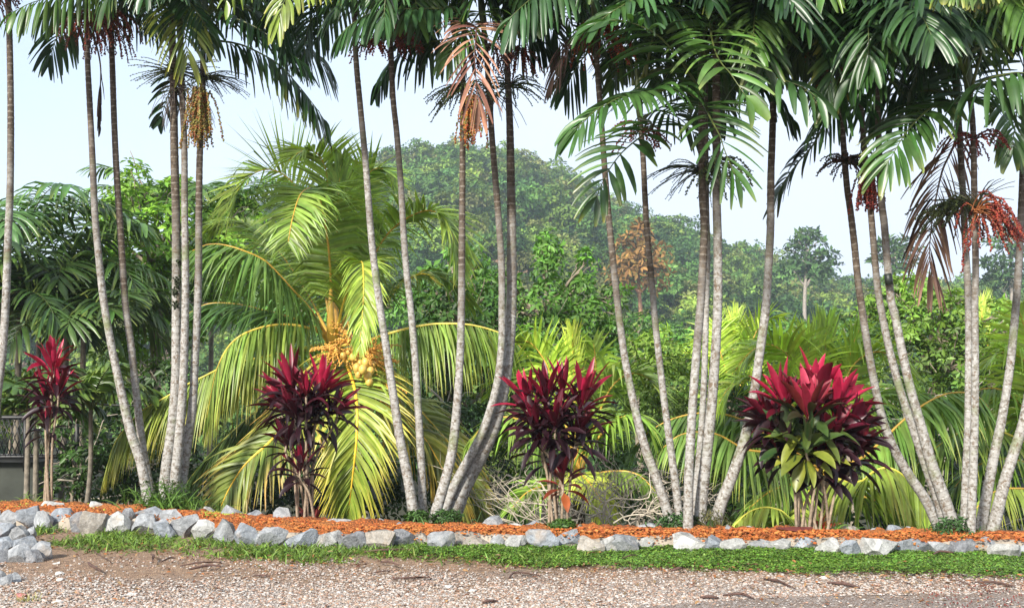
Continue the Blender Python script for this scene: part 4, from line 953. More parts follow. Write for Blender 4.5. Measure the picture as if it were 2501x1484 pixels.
# ------------------------------------------------------------------ red cordylines
PINK, RED_, WINE, DARK, OLIVE, GREEN = (.40, .014, .055), (.19, .007, .024), (.060, .005, .014), (.020, .006, .010), (.085, .13, .022), (.03, .075, .02)
def rosette(mb, c, axis, rng, n=24, L=.42, W=.075, cols=None, young=.35, low=None):
    axis = unit(axis)
    e1 = unit(np.cross(axis, (0.2, 0.9, 0.1))); e2 = np.cross(axis, e1)
    i = np.arange(n); age = (i + .5) / n
    az = i * 2.39996 + rng.uniform(0, 6.28)
    pol = np.radians(np.interp(age, [0, .15, .5, .8, 1], [4, 20, 50, 82, 108]) + rng.normal(0, 7, n))
    rad = np.cos(az)[:, None] * e1 + np.sin(az)[:, None] * e2
    d0 = unit(np.cos(pol)[:, None] * axis + np.sin(pol)[:, None] * rad)
    base = np.array(c) - axis * (age * .16)[:, None] + rad * .01
    wv = unit(np.cross(axis[None], rad)); wv = unit(wv + np.cross(d0, wv) * rng.normal(0, .35, n)[:, None])
    Ls = L * np.interp(age, [0, .2, 1], [.7, 1.0, .85]) * rng.uniform(.8, 1.12, n)
    Ws = W * rng.uniform(.75, 1.15, n) * np.interp(age, [0, .15, 1], [.6, .9, 1])
    cm = np.array(cols)                                  # young -> old
    x = np.clip(age + rng.normal(0, .10, n), 0, 1) * (len(cm) - 1); k = np.clip(x.astype(int), 0, len(cm) - 2); f = (x - k)[:, None]
    col = cm[k] * (1 - f) + cm[k + 1] * f
    col = np.clip(col * rng.uniform(.75, 1.25, (n, 1)), 0, 1)
    edge = np.clip(col * 1.3 + np.array((.06, .002, .012)) * (1 - age[:, None]), 0, 1)
    droop = np.interp(age, [0, .3, 1], [.05, .45, 1.3]) * rng.uniform(.6, 1.3, n)
    blades(mb, base, d0, wv, Ls, Ws, droop, col, [.16, .22, .62, .95, 1.0, .88, .58, .06], K=7, fold=.28, edgecol=(edge, rng.uniform(.2, .9, n)))
CS = [PINK, RED_, WINE, DARK, DARK, DARK]
CP = [PINK, PINK, RED_, WINE, DARK, DARK]
CD = [RED_, WINE, DARK, DARK, DARK]
CG = [(.40, .035, .07), (.30, .02, .045), (.16, .02, .02), (.05, .05, .02), GREEN, OLIVE, (.20, .23, .03)]
CORD = [
 ('narrow red cordyline with bright pink crown at far left of the bed', (118, 1230), 0.0,
  [((132, 905), 0, 22, .44, CP, (0, 0, 1)), ((112, 975), .05, 22, .42, CS, (-.15, -.1, 1)), ((142, 960), -.1, 18, .38, CS, (.2, -.1, 1)), ((115, 1030), 0, 12, .3, CS, (0, 0, 1)), ((128, 870), .02, 8, .34, [PINK, PINK, RED_], (.1, 0, 1))],
  [(112, 1228), (120, 1232), (126, 1230), (108, 1230)]),
 ('wine red cordyline with two crowns and a low side head before the coconut', (746, 1268), 0.0,
  [((712, 945), 0, 26, .44, CS, (-.25, -.1, 1)), ((784, 952), .02, 26, .42, CP, (.25, -.1, 1)), ((722, 1010), -.12, 26, .38, CD, (-.3, -.3, .8)), ((768, 1010), .08, 24, .38, CD, (.3, -.2, .8)), ((700, 1080), -.05, 18, .36, CD, (-.3, -.2, 1)), ((734, 1140), -.12, 18, .34, CS, (0, -.2, 1)), ((690, 985), .1, 18, .4, CS, (-.6, 0, .8)), ((820, 1000), .1, 16, .36, CS, (.7, 0, .7)), ((748, 960), -.15, 16, .34, CS, (0, -.4, 1))],
  [(728, 1262), (742, 1266), (752, 1268), (762, 1262), (748, 1270), (770, 1258)]),
 ('dark red cordyline with thin stems beside the pile of bare twigs', (1370, 1286), 0.0,
  [((1290, 985), .05, 24, .42, CP, (-.3, 0, 1)), ((1334, 970), 0, 26, .42, CS, (-.1, -.1, 1)), ((1375, 960), .05, 18, .42, CS, (-.1, 0, 1)), ((1422, 985), 0, 26, .46, CP, (.2, -.1, 1)), ((1310, 1040), -.1, 24, .38, CD, (-.3, -.3, .9)), ((1355, 1035), -.15, 26, .38, CD, (0, -.4, .9)), ((1408, 1060), -.05, 24, .40, CD, (.2, -.2, 1)), ((1325, 1095), 0, 14, .34, CD, (-.3, 0, 1)), ((1375, 1160), -.08, 14, .32, [RED_, WINE, (.2, .03, .02), (.28, .07, .02)], (0, 0, 1))],
  [(1352, 1284), (1362, 1288), (1372, 1286), (1384, 1290), (1392, 1286), (1340, 1280)]),
 ('largest broad leaved cordyline with hot pink top and green lower leaves on the right', (1985, 1298), 0.0,
  [((1976, 1010), -.15, 26, .50, CG, (0, -.15, 1)), ((1915, 985), 0, 22, .44, CP, (-.3, 0, 1)), ((1882, 1030), .05, 28, .42, CD, (-.5, -.1, .9)), ((2040, 1000), .05, 24, .46, CP, (.35, 0, 1)), ((2076, 1050), 0, 26, .42, CD, (.45, -.1, .9)), ((2090, 1100), .02, 20, .38, [(.30, .03, .04), WINE, DARK, DARK], (.4, 0, 1)), ((1972, 1085), -.25, 22, .40, [GREEN, GREEN, OLIVE, (.20, .24, .03), (.26, .26, .03)], (0, -.5, .8)), ((1925, 1075), -.12, 20, .38, [DARK, GREEN, GREEN, OLIVE], (-.4, -.4, .8)), ((2015, 1130), -.05, 22, .36, CD, (.1, -.3, 1)), ((2030, 1060), -.15, 20, .38, CD, (.3, -.5, .8)), ((1990, 960), .1, 20, .46, CP, (.05, .1, 1)), ((1900, 1095), 0, 16, .36, CD, (-.4, -.2, 1))],
  [(1946, 1292), (1955, 1296), (1973, 1302), (1985, 1298), (2000, 1298), (2018, 1304), (2026, 1300)]),
]
for ci, (label, foot, dy, heads, stems) in enumerate(CORD):
    rng = np.random.default_rng(2000 + ci)
    Y0 = G(foot[0], foot[1], .12)[1]
    root = thing('cordyline', label, 'plant', P(foot[0], foot[1], Y0), 'red leaved cordylines in the bed')
    for k, ((x, y), d, n, L, cols, ax) in enumerate(heads):
        c = P(x, y, Y0 + d)
        m = MB(); rosette(m, c, np.array(ax, float), rng, int(n * 1.25), L * .98, .10 if ci == 3 else .07, cols)
        m.build('leaf_head', M_CORD, root)
        sx, sy = stems[k % len(stems)]
        b = P(sx, sy, Y0 + rng.uniform(-.06, .06)); b[2] = 0.08
        mid = b * .45 + c * .55 + np.array([rng.normal(0, .03), rng.normal(0, .03), 0]); mid[0] = b[0] * .65 + c[0] * .35
        q, L_ = spline([b, mid, c + np.array([0, 0, -.12]), c], 40)
        m = MB(); f = np.linspace(0, 1, 40); ring = 1 + .12 * (np.arange(40) % 2)
        colr = np.outer(1 - .2 * (np.arange(40) % 2), (.30, .23, .16))
        tube(m, q, np.interp(f, [0, .05, 1], [.019, .013, .010]) * ring, 7, colr)
        m.build('stem', M_TWIG, root)

# ------------------------------------------------------------------ coconut palms on the slope behind the bed
CO1, CO2, CO3, COY = (.17, .25, .04), (.21, .29, .045), (.14, .215, .035), (.25, .31, .05)
def coconut(label, heart, Y, fronds, rng, trunk_to=None, trunk_r=.13, scale=1.0, group='coconut palms on the slope behind the bed'):
    hp = P(heart[0], heart[1], Y)
    gz = float(terr(hp[0], Y))
    root = thing('coconut_palm', label, 'palm', (hp[0], Y, gz), group)
    tx_ = P(trunk_to[0], trunk_to[1], Y)[0] if trunk_to else hp[0]
    q, L = spline([[tx_, Y, gz - .2], [tx_, Y, (gz + hp[2]) / 2], [hp[0], Y, hp[2] - .1]], 60)
    m = MB(); tube(m, q, np.interp(np.linspace(0, 1, 60), [0, .1, 1], [trunk_r * 1.4, trunk_r, trunk_r * .9]) * (1 + .04 * (np.arange(60) % 3 == 0)), 12, np.outer(.7 + .3 * (np.arange(60) % 2), (.11, .085, .06)))
    m.build('trunk', M_WOOD, root)
    for pts, op in fronds:
        op = dict(op); mt = op.pop('mat', None)
        R = np.array([P(x, y, Y + d) for x, y, d in pts]); op['LL'] = op.get('LL', .8) * scale
        m = MB(); frond_mesh(m, R, 'coco', rng, **op); m.build('frond', M_COCO, root)
    return root, hp
rng = np.random.default_rng(31)
YA = 14.0
hx, hy = 812, 835
tipY = ((.42, .36, .06), .7, .45)
FA = [
 ([(hx, hy, 0), (807, 665, -.3), (797, 563, -.5), (780, 484, -.8), (757, 460, -1.1), (732, 478, -1.4), (714, 535, -1.6), (704, 590, -1.7)], dict(col=CO3, face=2.0, droop=.55, LL=.78, lift=.25, ang=(80, 45), W=.034)),
 ([(hx, hy, .4), (782, 640, .7), (735, 480, .9), (690, 425, 1.0), (640, 415, 1.0), (590, 450, 1.0), (560, 510, 1.0)], dict(col=CO2, face=.6, droop=.15, LL=1.05, lift=.5, W=.028)),
 ([(hx, hy, .3), (806, 600, .5), (802, 480, .6), (795, 410, .5), (770, 372, .3), (735, 370, .1), (705, 392, 0)], dict(col=CO2, face=.5, droop=.3, LL=.85, lift=.3)),
 ([(hx, hy, .2), (820, 620, .3), (826, 500, .3), (832, 400, .3)], dict(col=(.17, .26, .04), face=1.0, droop=0, LL=.6, ang=(22, 8), lift=.1, start=.35)),
 ([(hx, hy, .5), (845, 640, .8), (868, 500, 1.0), (895, 430, 1.1), (930, 410, 1.1), (965, 440, 1.1)], dict(col=CO1, face=.6, droop=.35, LL=.75, lift=.4)),
 ([(hx + 3, hy, .2), (870, 715, .3), (920, 612, .3), (947, 571, .3), (981, 541, .2), (1019, 520, .1), (1053, 514, 0), (1080, 530, 0), (1100, 561, -.1), (1113, 605, -.1), (1118, 650, -.1)], dict(col=CO1, face=.25, droop=.75, LL=.85, lift=.4, tip=((.40, .36, .06), .3, .5))),
 ([(hx + 5, hy, 0), (840, 735, -.4), (866, 665, -.8), (884, 640, -1.1), (888, 700, -1.4), (885, 770, -1.5), (878, 840, -1.6)], dict(col=CO2, face=.9, droop=.9, LL=.5, ang=(50, 18), rach=(.55, .42, .06))),
 ([(hx + 5, hy + 10, 0), (880, 835, -.2), (950, 814, -.35), (1012, 798, -.4), (1073, 790, -.4), (1141, 792, -.4), (1193, 803, -.3), (1230, 817, -.3), (1262, 838, -.2), (1295, 880, -.2), (1320, 930, -.2)], dict(col=(.14, .21, .04), droop=2.4, LL=.85, lift=.1, rach=(.6, .5, .12), tip=((.40, .36, .06), .3, .4), W=.032)),
 ([(hx, hy + 15, 0), (835, 868, -.5), (852, 905, -.9), (866, 950, -1.2), (872, 1001, -1.4), (871, 1069, -1.5), (864, 1137, -1.5), (856, 1206, -1.4), (849, 1257, -1.3)], dict(col=(.20, .26, .04), face=2.0, droop=.9, LL=.85, ang=(62, 14), rach=(.75, .48, .05), rrad=.03, tip=((.60, .45, .08), .9, .35), start=.1, W=.035)),
 ([(hx - 5, hy, 0), (780, 812, -.2), (740, 797, -.4), (690, 792, -.5), (640, 799, -.6), (590, 818, -.7), (555, 850, -.7), (530, 900, -.7), (518, 950, -.7), (505, 1020, -.7)], dict(col=(.15, .22, .04), droop=2.2, LL=.95, lift=.15, rach=(.55, .42, .08), tip=((.42, .36, .06), .5, .4), W=.034)),
 ([(hx - 10, hy + 5, .2), (740, 850, 0), (650, 870, -.1), (560, 890, -.3), (500, 918, -.4), (450, 942, -.4), (400, 972, -.4), (350, 1000, -.4), (310, 1040, -.4), (280, 1082, -.4), (260, 1142, -.4)], dict(col=(.17, .22, .045), droop=2.0, LL=.9, lift=.2, rach=(.5, .45, .08), tip=((.45, .35, .06), .7, .3), W=.033)),
 ([(hx - 7, hy + 25, 0), (770, 930, -.5), (720, 1005, -.8), (665, 1072, -1.0), (600, 1132, -1.1), (560, 1192, -1.1), (540, 1236, -1.1)], dict(col=(.13, .17, .035), face=.7, droop=.8, LL=.8, ang=(60, 22), rach=(.78, .50, .06), rrad=.03, tip=((.60, .33, .08), .5, .3), lift=.05)),
 ([(hx - 7, hy + 20, .3), (740, 915, .2), (640, 992, .1), (560, 1060, 0), (500, 1122, 0), (455, 1180, 0)], dict(col=(.07, .11, .03), droop=1.5, LL=.9, lift=.1, rach=(.3, .3, .06))),
 ([(hx + 10, hy + 15, .3), (880, 872, .2), (930, 920, .1), (969, 962, 0), (1029, 1007, 0), (1084, 1067, 0), (1119, 1112, 0), (1150, 1180, 0), (1178, 1262, 0)], dict(col=(.14, .17, .035), face=.5, droop=1.2, LL=.8, ang=(55, 18), rach=(.6, .42, .06), tip=((.45, .25, .05), .4, .3))),
 ([(hx + 8, hy + 20, .1), (880, 920, -.2), (930, 975, -.4), (974, 1017, -.5), (1034, 1067, -.5), (1074, 1132, -.5), (1109, 1192, -.5), (1130, 1250, -.5)], dict(col=(.16, .17, .035), face=.4, droop=1.3, LL=.75, ang=(52, 18), rach=(.65, .40, .06), tip=((.50, .28, .05), .6, .3))),
 ([(hx - 5, hy, .1), (766, 767, -.1), (746, 740, -.2), (711, 703, -.4), (677, 665, -.5), (643, 634, -.6), (595, 612, -.7), (548, 598, -.7), (507, 597, -.7), (470, 612, -.7)], dict(col=(.09, .16, .035), droop=1.9, LL=.95, lift=.45, W=.034)),
 ([(hx - 8, hy + 5, .2), (770, 800, .1), (720, 778, 0), (643, 757, 0), (575, 742, 0), (507, 742, 0), (455, 768, 0)], dict(col=(.06, .12, .03), droop=1.4, LL=.85, lift=.35)),
 ([(hx, hy, .6), (740, 700, 1.2), (660, 590, 1.6), (580, 540, 1.8), (510, 560, 1.9)], dict(col=CO2, droop=.9, LL=.8)),
 ([(hx, hy, .6), (900, 740, 1.2), (1000, 680, 1.6), (1090, 680, 1.8), (1150, 740, 1.9)], dict(col=CO3, droop=1.0, LL=.8)),
 ([(hx, hy + 10, .6), (720, 860, 1.2), (620, 900, 1.6), (540, 980, 1.8)], dict(col=CO3, droop=1.3, LL=.8)),
 ([(hx, hy, 1.0), (870, 900, 1.4), (960, 930, 1.8), (1040, 1020, 1.9)], dict(col=CO3, droop=1.3, LL=.8)),
 ([(hx + 3, hy, .6), (930, 750, 1.0), (985, 690, 1.1), (1035, 668, 1.1), (1068, 690, 1.1)], dict(col=(.5, .48, .12), droop=.4, LL=.32, rach=(.8, .6, .1), W=.04, nl=26)),
]
root, hp = coconut('biggest coconut palm behind the bed with a bunch of yellow nuts', (hx, hy), YA, FA, rng, trunk_to=(830, 1250), scale=1.15)
# husks and flower sprays
for (x, y, r, d) in [(862, 872, 8, -.5), (872, 898, 9, -.6), (886, 902, 9, -.7), (880, 888, 8, -.5), (898, 918, 9, -.6), (876, 914, 8, -.6), (905, 905, 8, -.5), (893, 885, 9, -.5), (902, 932, 8, -.6), (868, 880, 8, -.4), (890, 868, 7, -.3), (852, 858, 7, -.4), (905, 870, 8, -.3), (838, 868, 7, -.5), (758, 960, 9, -.5), (764, 985, 8, -.4), (825, 856, 7, -.4), (912, 890, 7, -.4)]:
    m = MB(); v = ico(3)
    w = v[0] * np.array([1, 1, 1.18]); w[:, 2] += .1 * (1 - np.abs(v[0][:, 2])) * 0
    rr_ = r * 1.05 * YA / FPX; d = d - .5
    ax = rng.normal(0, .3, 3)
    m.add(w * rr_ * (1 + .04 * np.sin(3 * np.arctan2(w[:, 1], w[:, 0])))[:, None] + P(x, y, YA + d - .15), v[1], np.clip(np.array((.62, .40, .09)) * rng.uniform(.8, 1.15), 0, 1))
    m.build('coconut', M_NUT, root)
for (x, y, dx) in [(858, 835, (.2, -.6, .6)), (848, 862, (0, -.6, -.1)), (905, 880, (.9, -.4, -.1)), (900, 862, (.8, -.3, .4)), (920, 925, (.9, -.2, -.6)), (822, 862, (-.5, -.5, 0))]:
    m = MB(); strands(m, P(x, y, YA - .95), 26, .34, rng, spread=.6, up=0, droop=.7, cols=[(.72, .34, .06), (.62, .40, .08)], stem=(.62, .32, .07), berry=.011, gap=.035, dirc=dx, srad=.006)
    m.build('flower_spray', M_NUT, root)
m = MB(); tube(m, np.array([P(hx - 3, hy + 22, YA - .12), P(hx - 4, hy - 60, YA - .2), P(hx - 4, hy - 130, YA - .25)]), np.array([.07, .05, .02]), 8, np.array((.66, .42, .07))); m.build('leaf_base', M_NUT, root)
m = MB(); tube(m, np.array([P(hx + 18, hy + 22, YA + .02), P(hx + 6, hy - 60, YA + .1), P(hx + 2, hy - 130, YA + .2)]), np.array([.06, .05, .02]), 8, np.array((.60, .34, .07))); m.build('leaf_base', M_NUT, root)

CY_, CYG, CYD = (.25, .35, .045), (.38, .43, .06), (.16, .25, .04)
FB = [
 ([(1412, 1150, 0), (1404, 1000, 0), (1400, 880, 0), (1398, 815, 0)], dict(col=(.34, .42, .05), droop=0, LL=.55, ang=(18, 7), face=1, start=.3)),
 ([(1412, 1150, 0), (1372, 1000, .1), (1340, 900, .1), (1300, 840, .1), (1262, 830, .1)], dict(col=CY_, droop=.35, LL=.7, face=.5, lift=.4)),
 ([(1412, 1150, 0), (1440, 1000, .2), (1455, 900, .2), (1450, 840, .2)], dict(col=CY_, droop=.2, LL=.65, face=.8)),
 ([(1415, 1150, 0), (1462, 1010, 0), (1497, 940, 0), (1540, 912, 0), (1582, 922, 0), (1618, 965, 0)], dict(col=(.16, .23, .05), droop=.5, LL=.75, face=.3, lift=.4)),
 ([(1410, 1150, 0), (1360, 1080, -.2), (1300, 1038, -.3), (1240, 1018, -.4), (1190, 1030, -.4), (1150, 1075, -.4)], dict(col=CYD, droop=1.5, LL=.85, lift=.2)),
 ([(1405, 1152, -.2), (1420, 1160, -.6), (1440, 1180, -.9), (1464, 1217, -1.0), (1484, 1272, -1.1)], dict(col=CYG, droop=1.0, LL=.5, face=.8, tip=tipY, ang=(50, 15))),
 ([(1415, 1150, 0), (1460, 1070, -.2), (1515, 1020, -.3), (1565, 1020, -.3), (1600, 1070, -.3)], dict(col=CYD, droop=1.3, LL=.75)),
 ([(1400, 1160, -.2), (1350, 1180, -.6), (1290, 1200, -.8), (1250, 1240, -.9)], dict(col=CYD, droop=1.2, LL=.6)),
 ([(1412, 1150, .3), (1360, 980, .6), (1310, 930, .9), (1250, 920, 1.0), (1205, 960, 1.1)], dict(col=CYD, droop=.9, LL=.7)),
 ([(1415, 1165, -.1), (1500, 1150, -.4), (1560, 1160, -.5), (1610, 1210, -.6)], dict(col=CYD, droop=1.4, LL=.65)),
]
coconut('young coconut palm directly behind the third red cordyline', (1412, 1150), 12.8, FB, rng, trunk_r=.09)
FC = [
 ([(2005, 1140, 0), (1990, 1000, 0), (1980, 900, 0), (1972, 830, 0)], dict(col=(.30, .40, .05), droop=0, LL=.75, ang=(24, 8), face=1, start=.25, W=.034)),
 ([(2008, 1140, 0), (2010, 980, .1), (2014, 870, .1), (2018, 800, .1)], dict(col=(.26, .38, .05), droop=0, LL=.75, ang=(22, 8), face=1, start=.25, W=.034)),
 ([(2005, 1140, 0), (1965, 980, .1), (1945, 915, .1), (1925, 868, .1), (1877, 840, .1), (1830, 862, .1), (1795, 905, .1)], dict(col=CY_, droop=.6, LL=.8, face=.4, lift=.4)),
 ([(2005, 1140, 0), (1950, 1010, -.1), (1890, 945, -.1), (1832, 927, -.1), (1785, 942, -.1), (1755, 985, -.1)], dict(col=CY_, droop=.8, LL=.8, lift=.4, face=.3)),
 ([(2010, 1140, 0), (2035, 1010, .1), (2060, 935, .1), (2092, 882, .1), (2142, 858, .1), (2192, 878, .1), (2225, 925, .1)], dict(col=CY_, droop=.6, LL=.8, face=.4, lift=.4)),
 ([(2010, 1140, 0), (2045, 1000, .3), (2066, 920, .3), (2080, 850, .3), (2100, 800, .3)], dict(col=(.22, .32, .05), droop=.1, LL=.7, face=.7)),
 ([(2015, 1145, 0), (2100, 1120, -.2), (2160, 1070, -.3), (2202, 1030, -.35), (2257, 987, -.4), (2317, 960, -.4), (2377, 962, -.4), (2412, 992, -.4), (2436, 1034, -.4)], dict(col=(.11, .19, .035), droop=2.0, LL=.85, tip=((.4, .36, .06), .2, .5), lift=.2)),
 ([(2012, 1150, 0), (2050, 1170, -.4), (2102, 1175, -.7), (2132, 1152, -.8), (2167, 1141, -.85), (2202, 1157, -.9), (2232, 1192, -.9), (2257, 1235, -.95), (2275, 1290, -1.0)], dict(col=(.19, .25, .04), droop=1.9, LL=.8, tip=tipY, rach=(.55, .5, .08), W=.045)),
 ([(2000, 1150, 0), (1940, 1130, -.2), (1870, 1105, -.3), (1817, 1095, -.4), (1757, 1062, -.4), (1710, 1054, -.4), (1660, 1062, -.4), (1620, 1092, -.4)], dict(col=(.12, .19, .04), droop=1.9, LL=.85, tip=((.4, .36, .06), .3, .5), lift=.2)),
 ([(2000, 1140, .2), (1900, 1080, .2), (1800, 1020, .2), (1720, 1008, .2), (1650, 1020, .2), (1590, 1050, .2), (1550, 1090, .2)], dict(col=(.09, .16, .035), droop=1.7, LL=.8, lift=.3)),
 ([(1995, 1160, -.2), (1945, 1262, -.7), (1905, 1245, -.85), (1867, 1238, -.9), (1825, 1252, -.9), (1785, 1292, -.95)], dict(col=COY, droop=1.7, LL=.5, tip=tipY, rach=(.6, .55, .1), start=.2)),
 ([(2010, 1160, 0), (2080, 1200, -.3), (2150, 1225, -.4), (2230, 1240, -.5)], dict(col=CYD, droop=1.5, LL=.6)),
 ([(2000, 1160, 0), (1940, 1180, -.3), (1880, 1200, -.4), (1830, 1240, -.5)], dict(col=CYD, droop=1.5, LL=.6)),
 ([(2008, 1140, .5), (2080, 1020, .7), (2150, 960, .9), (2230, 960, 1.0), (2290, 1010, 1.0)], dict(col=CYD, droop=1.2, LL=.8)),
 ([(2000, 1140, .5), (1920, 1060, .7), (1850, 1020, .9), (1780, 1040, 1.0), (1740, 1100, 1.0)], dict(col=CYD, droop=1.4, LL=.8)),
 ([(2008, 1140, .5), (1990, 960, .7), (1940, 870, .9), (1880, 850, 1.0)], dict(col=CYD, droop=.8, LL=.8)),
]
coconut('yellow green coconut palm rising behind the largest cordyline', (2006, 1145), 12.6, FC, rng, trunk_r=.1)
FD = [
 ([(2560, 1120, 0), (2500, 1080, 0), (2440, 1052, -.1), (2390, 1048, -.1), (2340, 1058, -.2), (2290, 1090, -.2), (2240, 1135, -.2), (2215, 1170, -.2)], dict(col=(.12, .18, .035), droop=1.6, LL=.8, rach=(.5, .42, .07), tip=((.4, .36, .06), .3, .5))),
 ([(2560, 1130, 0), (2540, 1190, -.3), (2490, 1192, -.5), (2450, 1193, -.6), (2415, 1208, -.7), (2385, 1240, -.8)], dict(col=(.20, .25, .045), droop=1.8, LL=.65, tip=tipY)),
 ([(2560, 1120, 0), (2540, 960, .1), (2500, 880, .1), (2450, 860, .1), (2410, 885, .1)], dict(col=CY_, droop=.7, LL=.8, lift=.4)),
 ([(2560, 1120, .2), (2500, 1000, .2), (2440, 950, .2), (2370, 960, .2), (2320, 1010, .2)], dict(col=CYD, droop=1.4, LL=.8)),
 ([(2560, 1120, .2), (2520, 1130, .2), (2450, 1120, .2), (2380, 1140, .2), (2330, 1190, .2)], dict(col=CYD, droop=1.4, LL=.8)),
 ([(2560, 1120, .3), (2530, 980, .3), (2520, 860, .3), (2490, 760, .3)], dict(col=CY_, droop=.4, LL=.8, face=.5)),
]
coconut('coconut palm at the right edge whose fronds reach behind the right palm clump', (2565, 1125), 12.9, FD, rng, trunk_r=.1)
FE = [
 ([(1790, 960, 0), (1760, 860, 0), (1745, 790, 0)], dict(col=CY_, droop=.3, LL=.9, face=.7)),
 ([(1790, 960, 0), (1830, 850, 0), (1860, 790, 0), (1900, 775, 0)], dict(col=CY_, droop=.4, LL=.9, face=.3)),
 ([(1790, 960, 0), (1720, 880, 0), (1680, 860, 0), (1640, 880, 0)], dict(col=CY_, droop=.9, LL=.9)),
 ([(1790, 960, 0), (1850, 900, 0), (1910, 880, 0), (1960, 900, 0)], dict(col=CY_, droop=.9, LL=.9)),
 ([(1790, 960, 0), (1790, 840, 0), (1800, 770, 0)], dict(col=(.28, .36, .05), droop=0, LL=.7, face=1, ang=(25, 8))),
]
coconut('small pale green coconut palm farther back between the five trunk clump and big cordyline', (1790, 960), 20.0, FE, rng, trunk_r=.12)
FG = [
 ([(2420, 850, 0), (2400, 780, 0), (2395, 740, 0)], dict(col=(.30, .38, .06), droop=.1, LL=.8, face=1, ang=(30, 10))),
 ([(2420, 850, 0), (2450, 790, 0), (2480, 770, 0)], dict(col=CY_, droop=.6, LL=.9)),
 ([(2420, 850, 0), (2370, 800, 0), (2330, 800, 0)], dict(col=CY_, droop=.8, LL=.9)),
 ([(2420, 850, 0), (2470, 840, 0), (2510, 870, 0)], dict(col=CY_, droop=.9, LL=.9)),
]
coconut('small bright coconut palm crown far back at the right, above the bushy tree', (2420, 850), 24.0, FG, rng, trunk_r=.12)

# ------------------------------------------------------------------ broad palms in the left background
def back_palm(label, heart, Y, n, L, rng, col=MG, LL=.6, trunk_r=.05, group='dark green palms behind the left end of the bed', ell=(25, 75)):
    hp = P(heart[0], heart[1], Y); gz = float(terr(hp[0], Y))
    root = thing('feather_palm', label, 'palm', (hp[0], Y, gz), group)
    m = MB(); q, _ = spline([[hp[0] + rng.normal(0, .1), Y, gz - .2], [hp[0], Y, (gz + hp[2]) / 2], list(hp)], 50)
    tube(m, q, np.linspace(trunk_r * 1.2, trunk_r * .8, 50), 8, np.outer(.75 + .25 * (np.arange(50) % 3 > 0), (.20, .17, .13))); m.build('trunk', M_TWIG, root)
    for k in range(n):
        az = k * 2.4 + rng.uniform(-.3, .3); el0 = math.radians(rng.uniform(*ell)); bend = math.radians(rng.uniform(60, 110)); l = L * rng.uniform(.8, 1.15)
        p = hp.copy(); pts = [p]
        for j in range(8):
            e = el0 - bend * ((j + .5) / 8) ** 1.2
            p = p + l / 8 * np.array([math.cos(az) * math.cos(e), math.sin(az) * math.cos(e), math.sin(e)]); pts.append(p)
        m = MB(); c = np.array(col) * np.array([1.8, 1.4, 1.1]) * rng.uniform(.7, 1.5)
        frond_mesh(m, np.array(pts), 'areca', rng, col=c, LL=LL, W=.062, droop=rng.uniform(.8, 1.6), K=4, nl=24, tip=((.3, .32, .06), .2))
        m.build('frond', M_PALM, root)
    return root
rng = np.random.default_rng(71)
back_palm('tall dark palm behind the leftmost trunk, its crown against the sky', (52, 600), 17.0, 13, 2.0, rng, col=(.035, .10, .03))
back_palm('dark palm right of the tall one, behind the left cordyline', (165, 680), 17.6, 14, 1.8, rng, col=(.04, .10, .025))
back_palm('lower shaded palm at the far left edge', (0, 740), 16.4, 11, 1.7, rng, col=(.03, .08, .022))
back_palm('lower dark palm whose fronds reach the lichen spotted trunk', (205, 790), 17.0, 13, 1.6, rng, col=(.03, .075, .02))
back_palm('small palm in the shade above the left cordyline', (95, 800), 18.5, 12, 1.6, rng, col=(.03, .08, .02))
back_palm('palm crown peeking above the bright green tree left of the big coconut', (520, 560), 21.0, 10, 1.9, rng, col=(.045, .12, .03), group='palms peeking over the trees')
back_palm('palm tip just visible behind the top of the bright green tree', (385, 520), 23.0, 8, 1.9, rng, col=(.05, .13, .03), group='palms peeking over the trees')
back_palm('small slender palm behind the left cordyline near the railing', (70, 1010), 13.4, 7, .8, rng, col=(.03, .08, .02), LL=.3, trunk_r=.035, group='thin young palms below the bed')
back_palm('thin young palm right of the left cordyline', (222, 1000), 13.2, 8, .9, rng, col=(.05, .11, .025), LL=.3, trunk_r=.03, group='thin young palms below the bed')
back_palm('thin young palm trunk directly behind the left cordyline stems', (92, 985), 13.8, 6, .8, rng, col=(.035, .09, .02), LL=.3, trunk_r=.035, group='thin young palms below the bed')

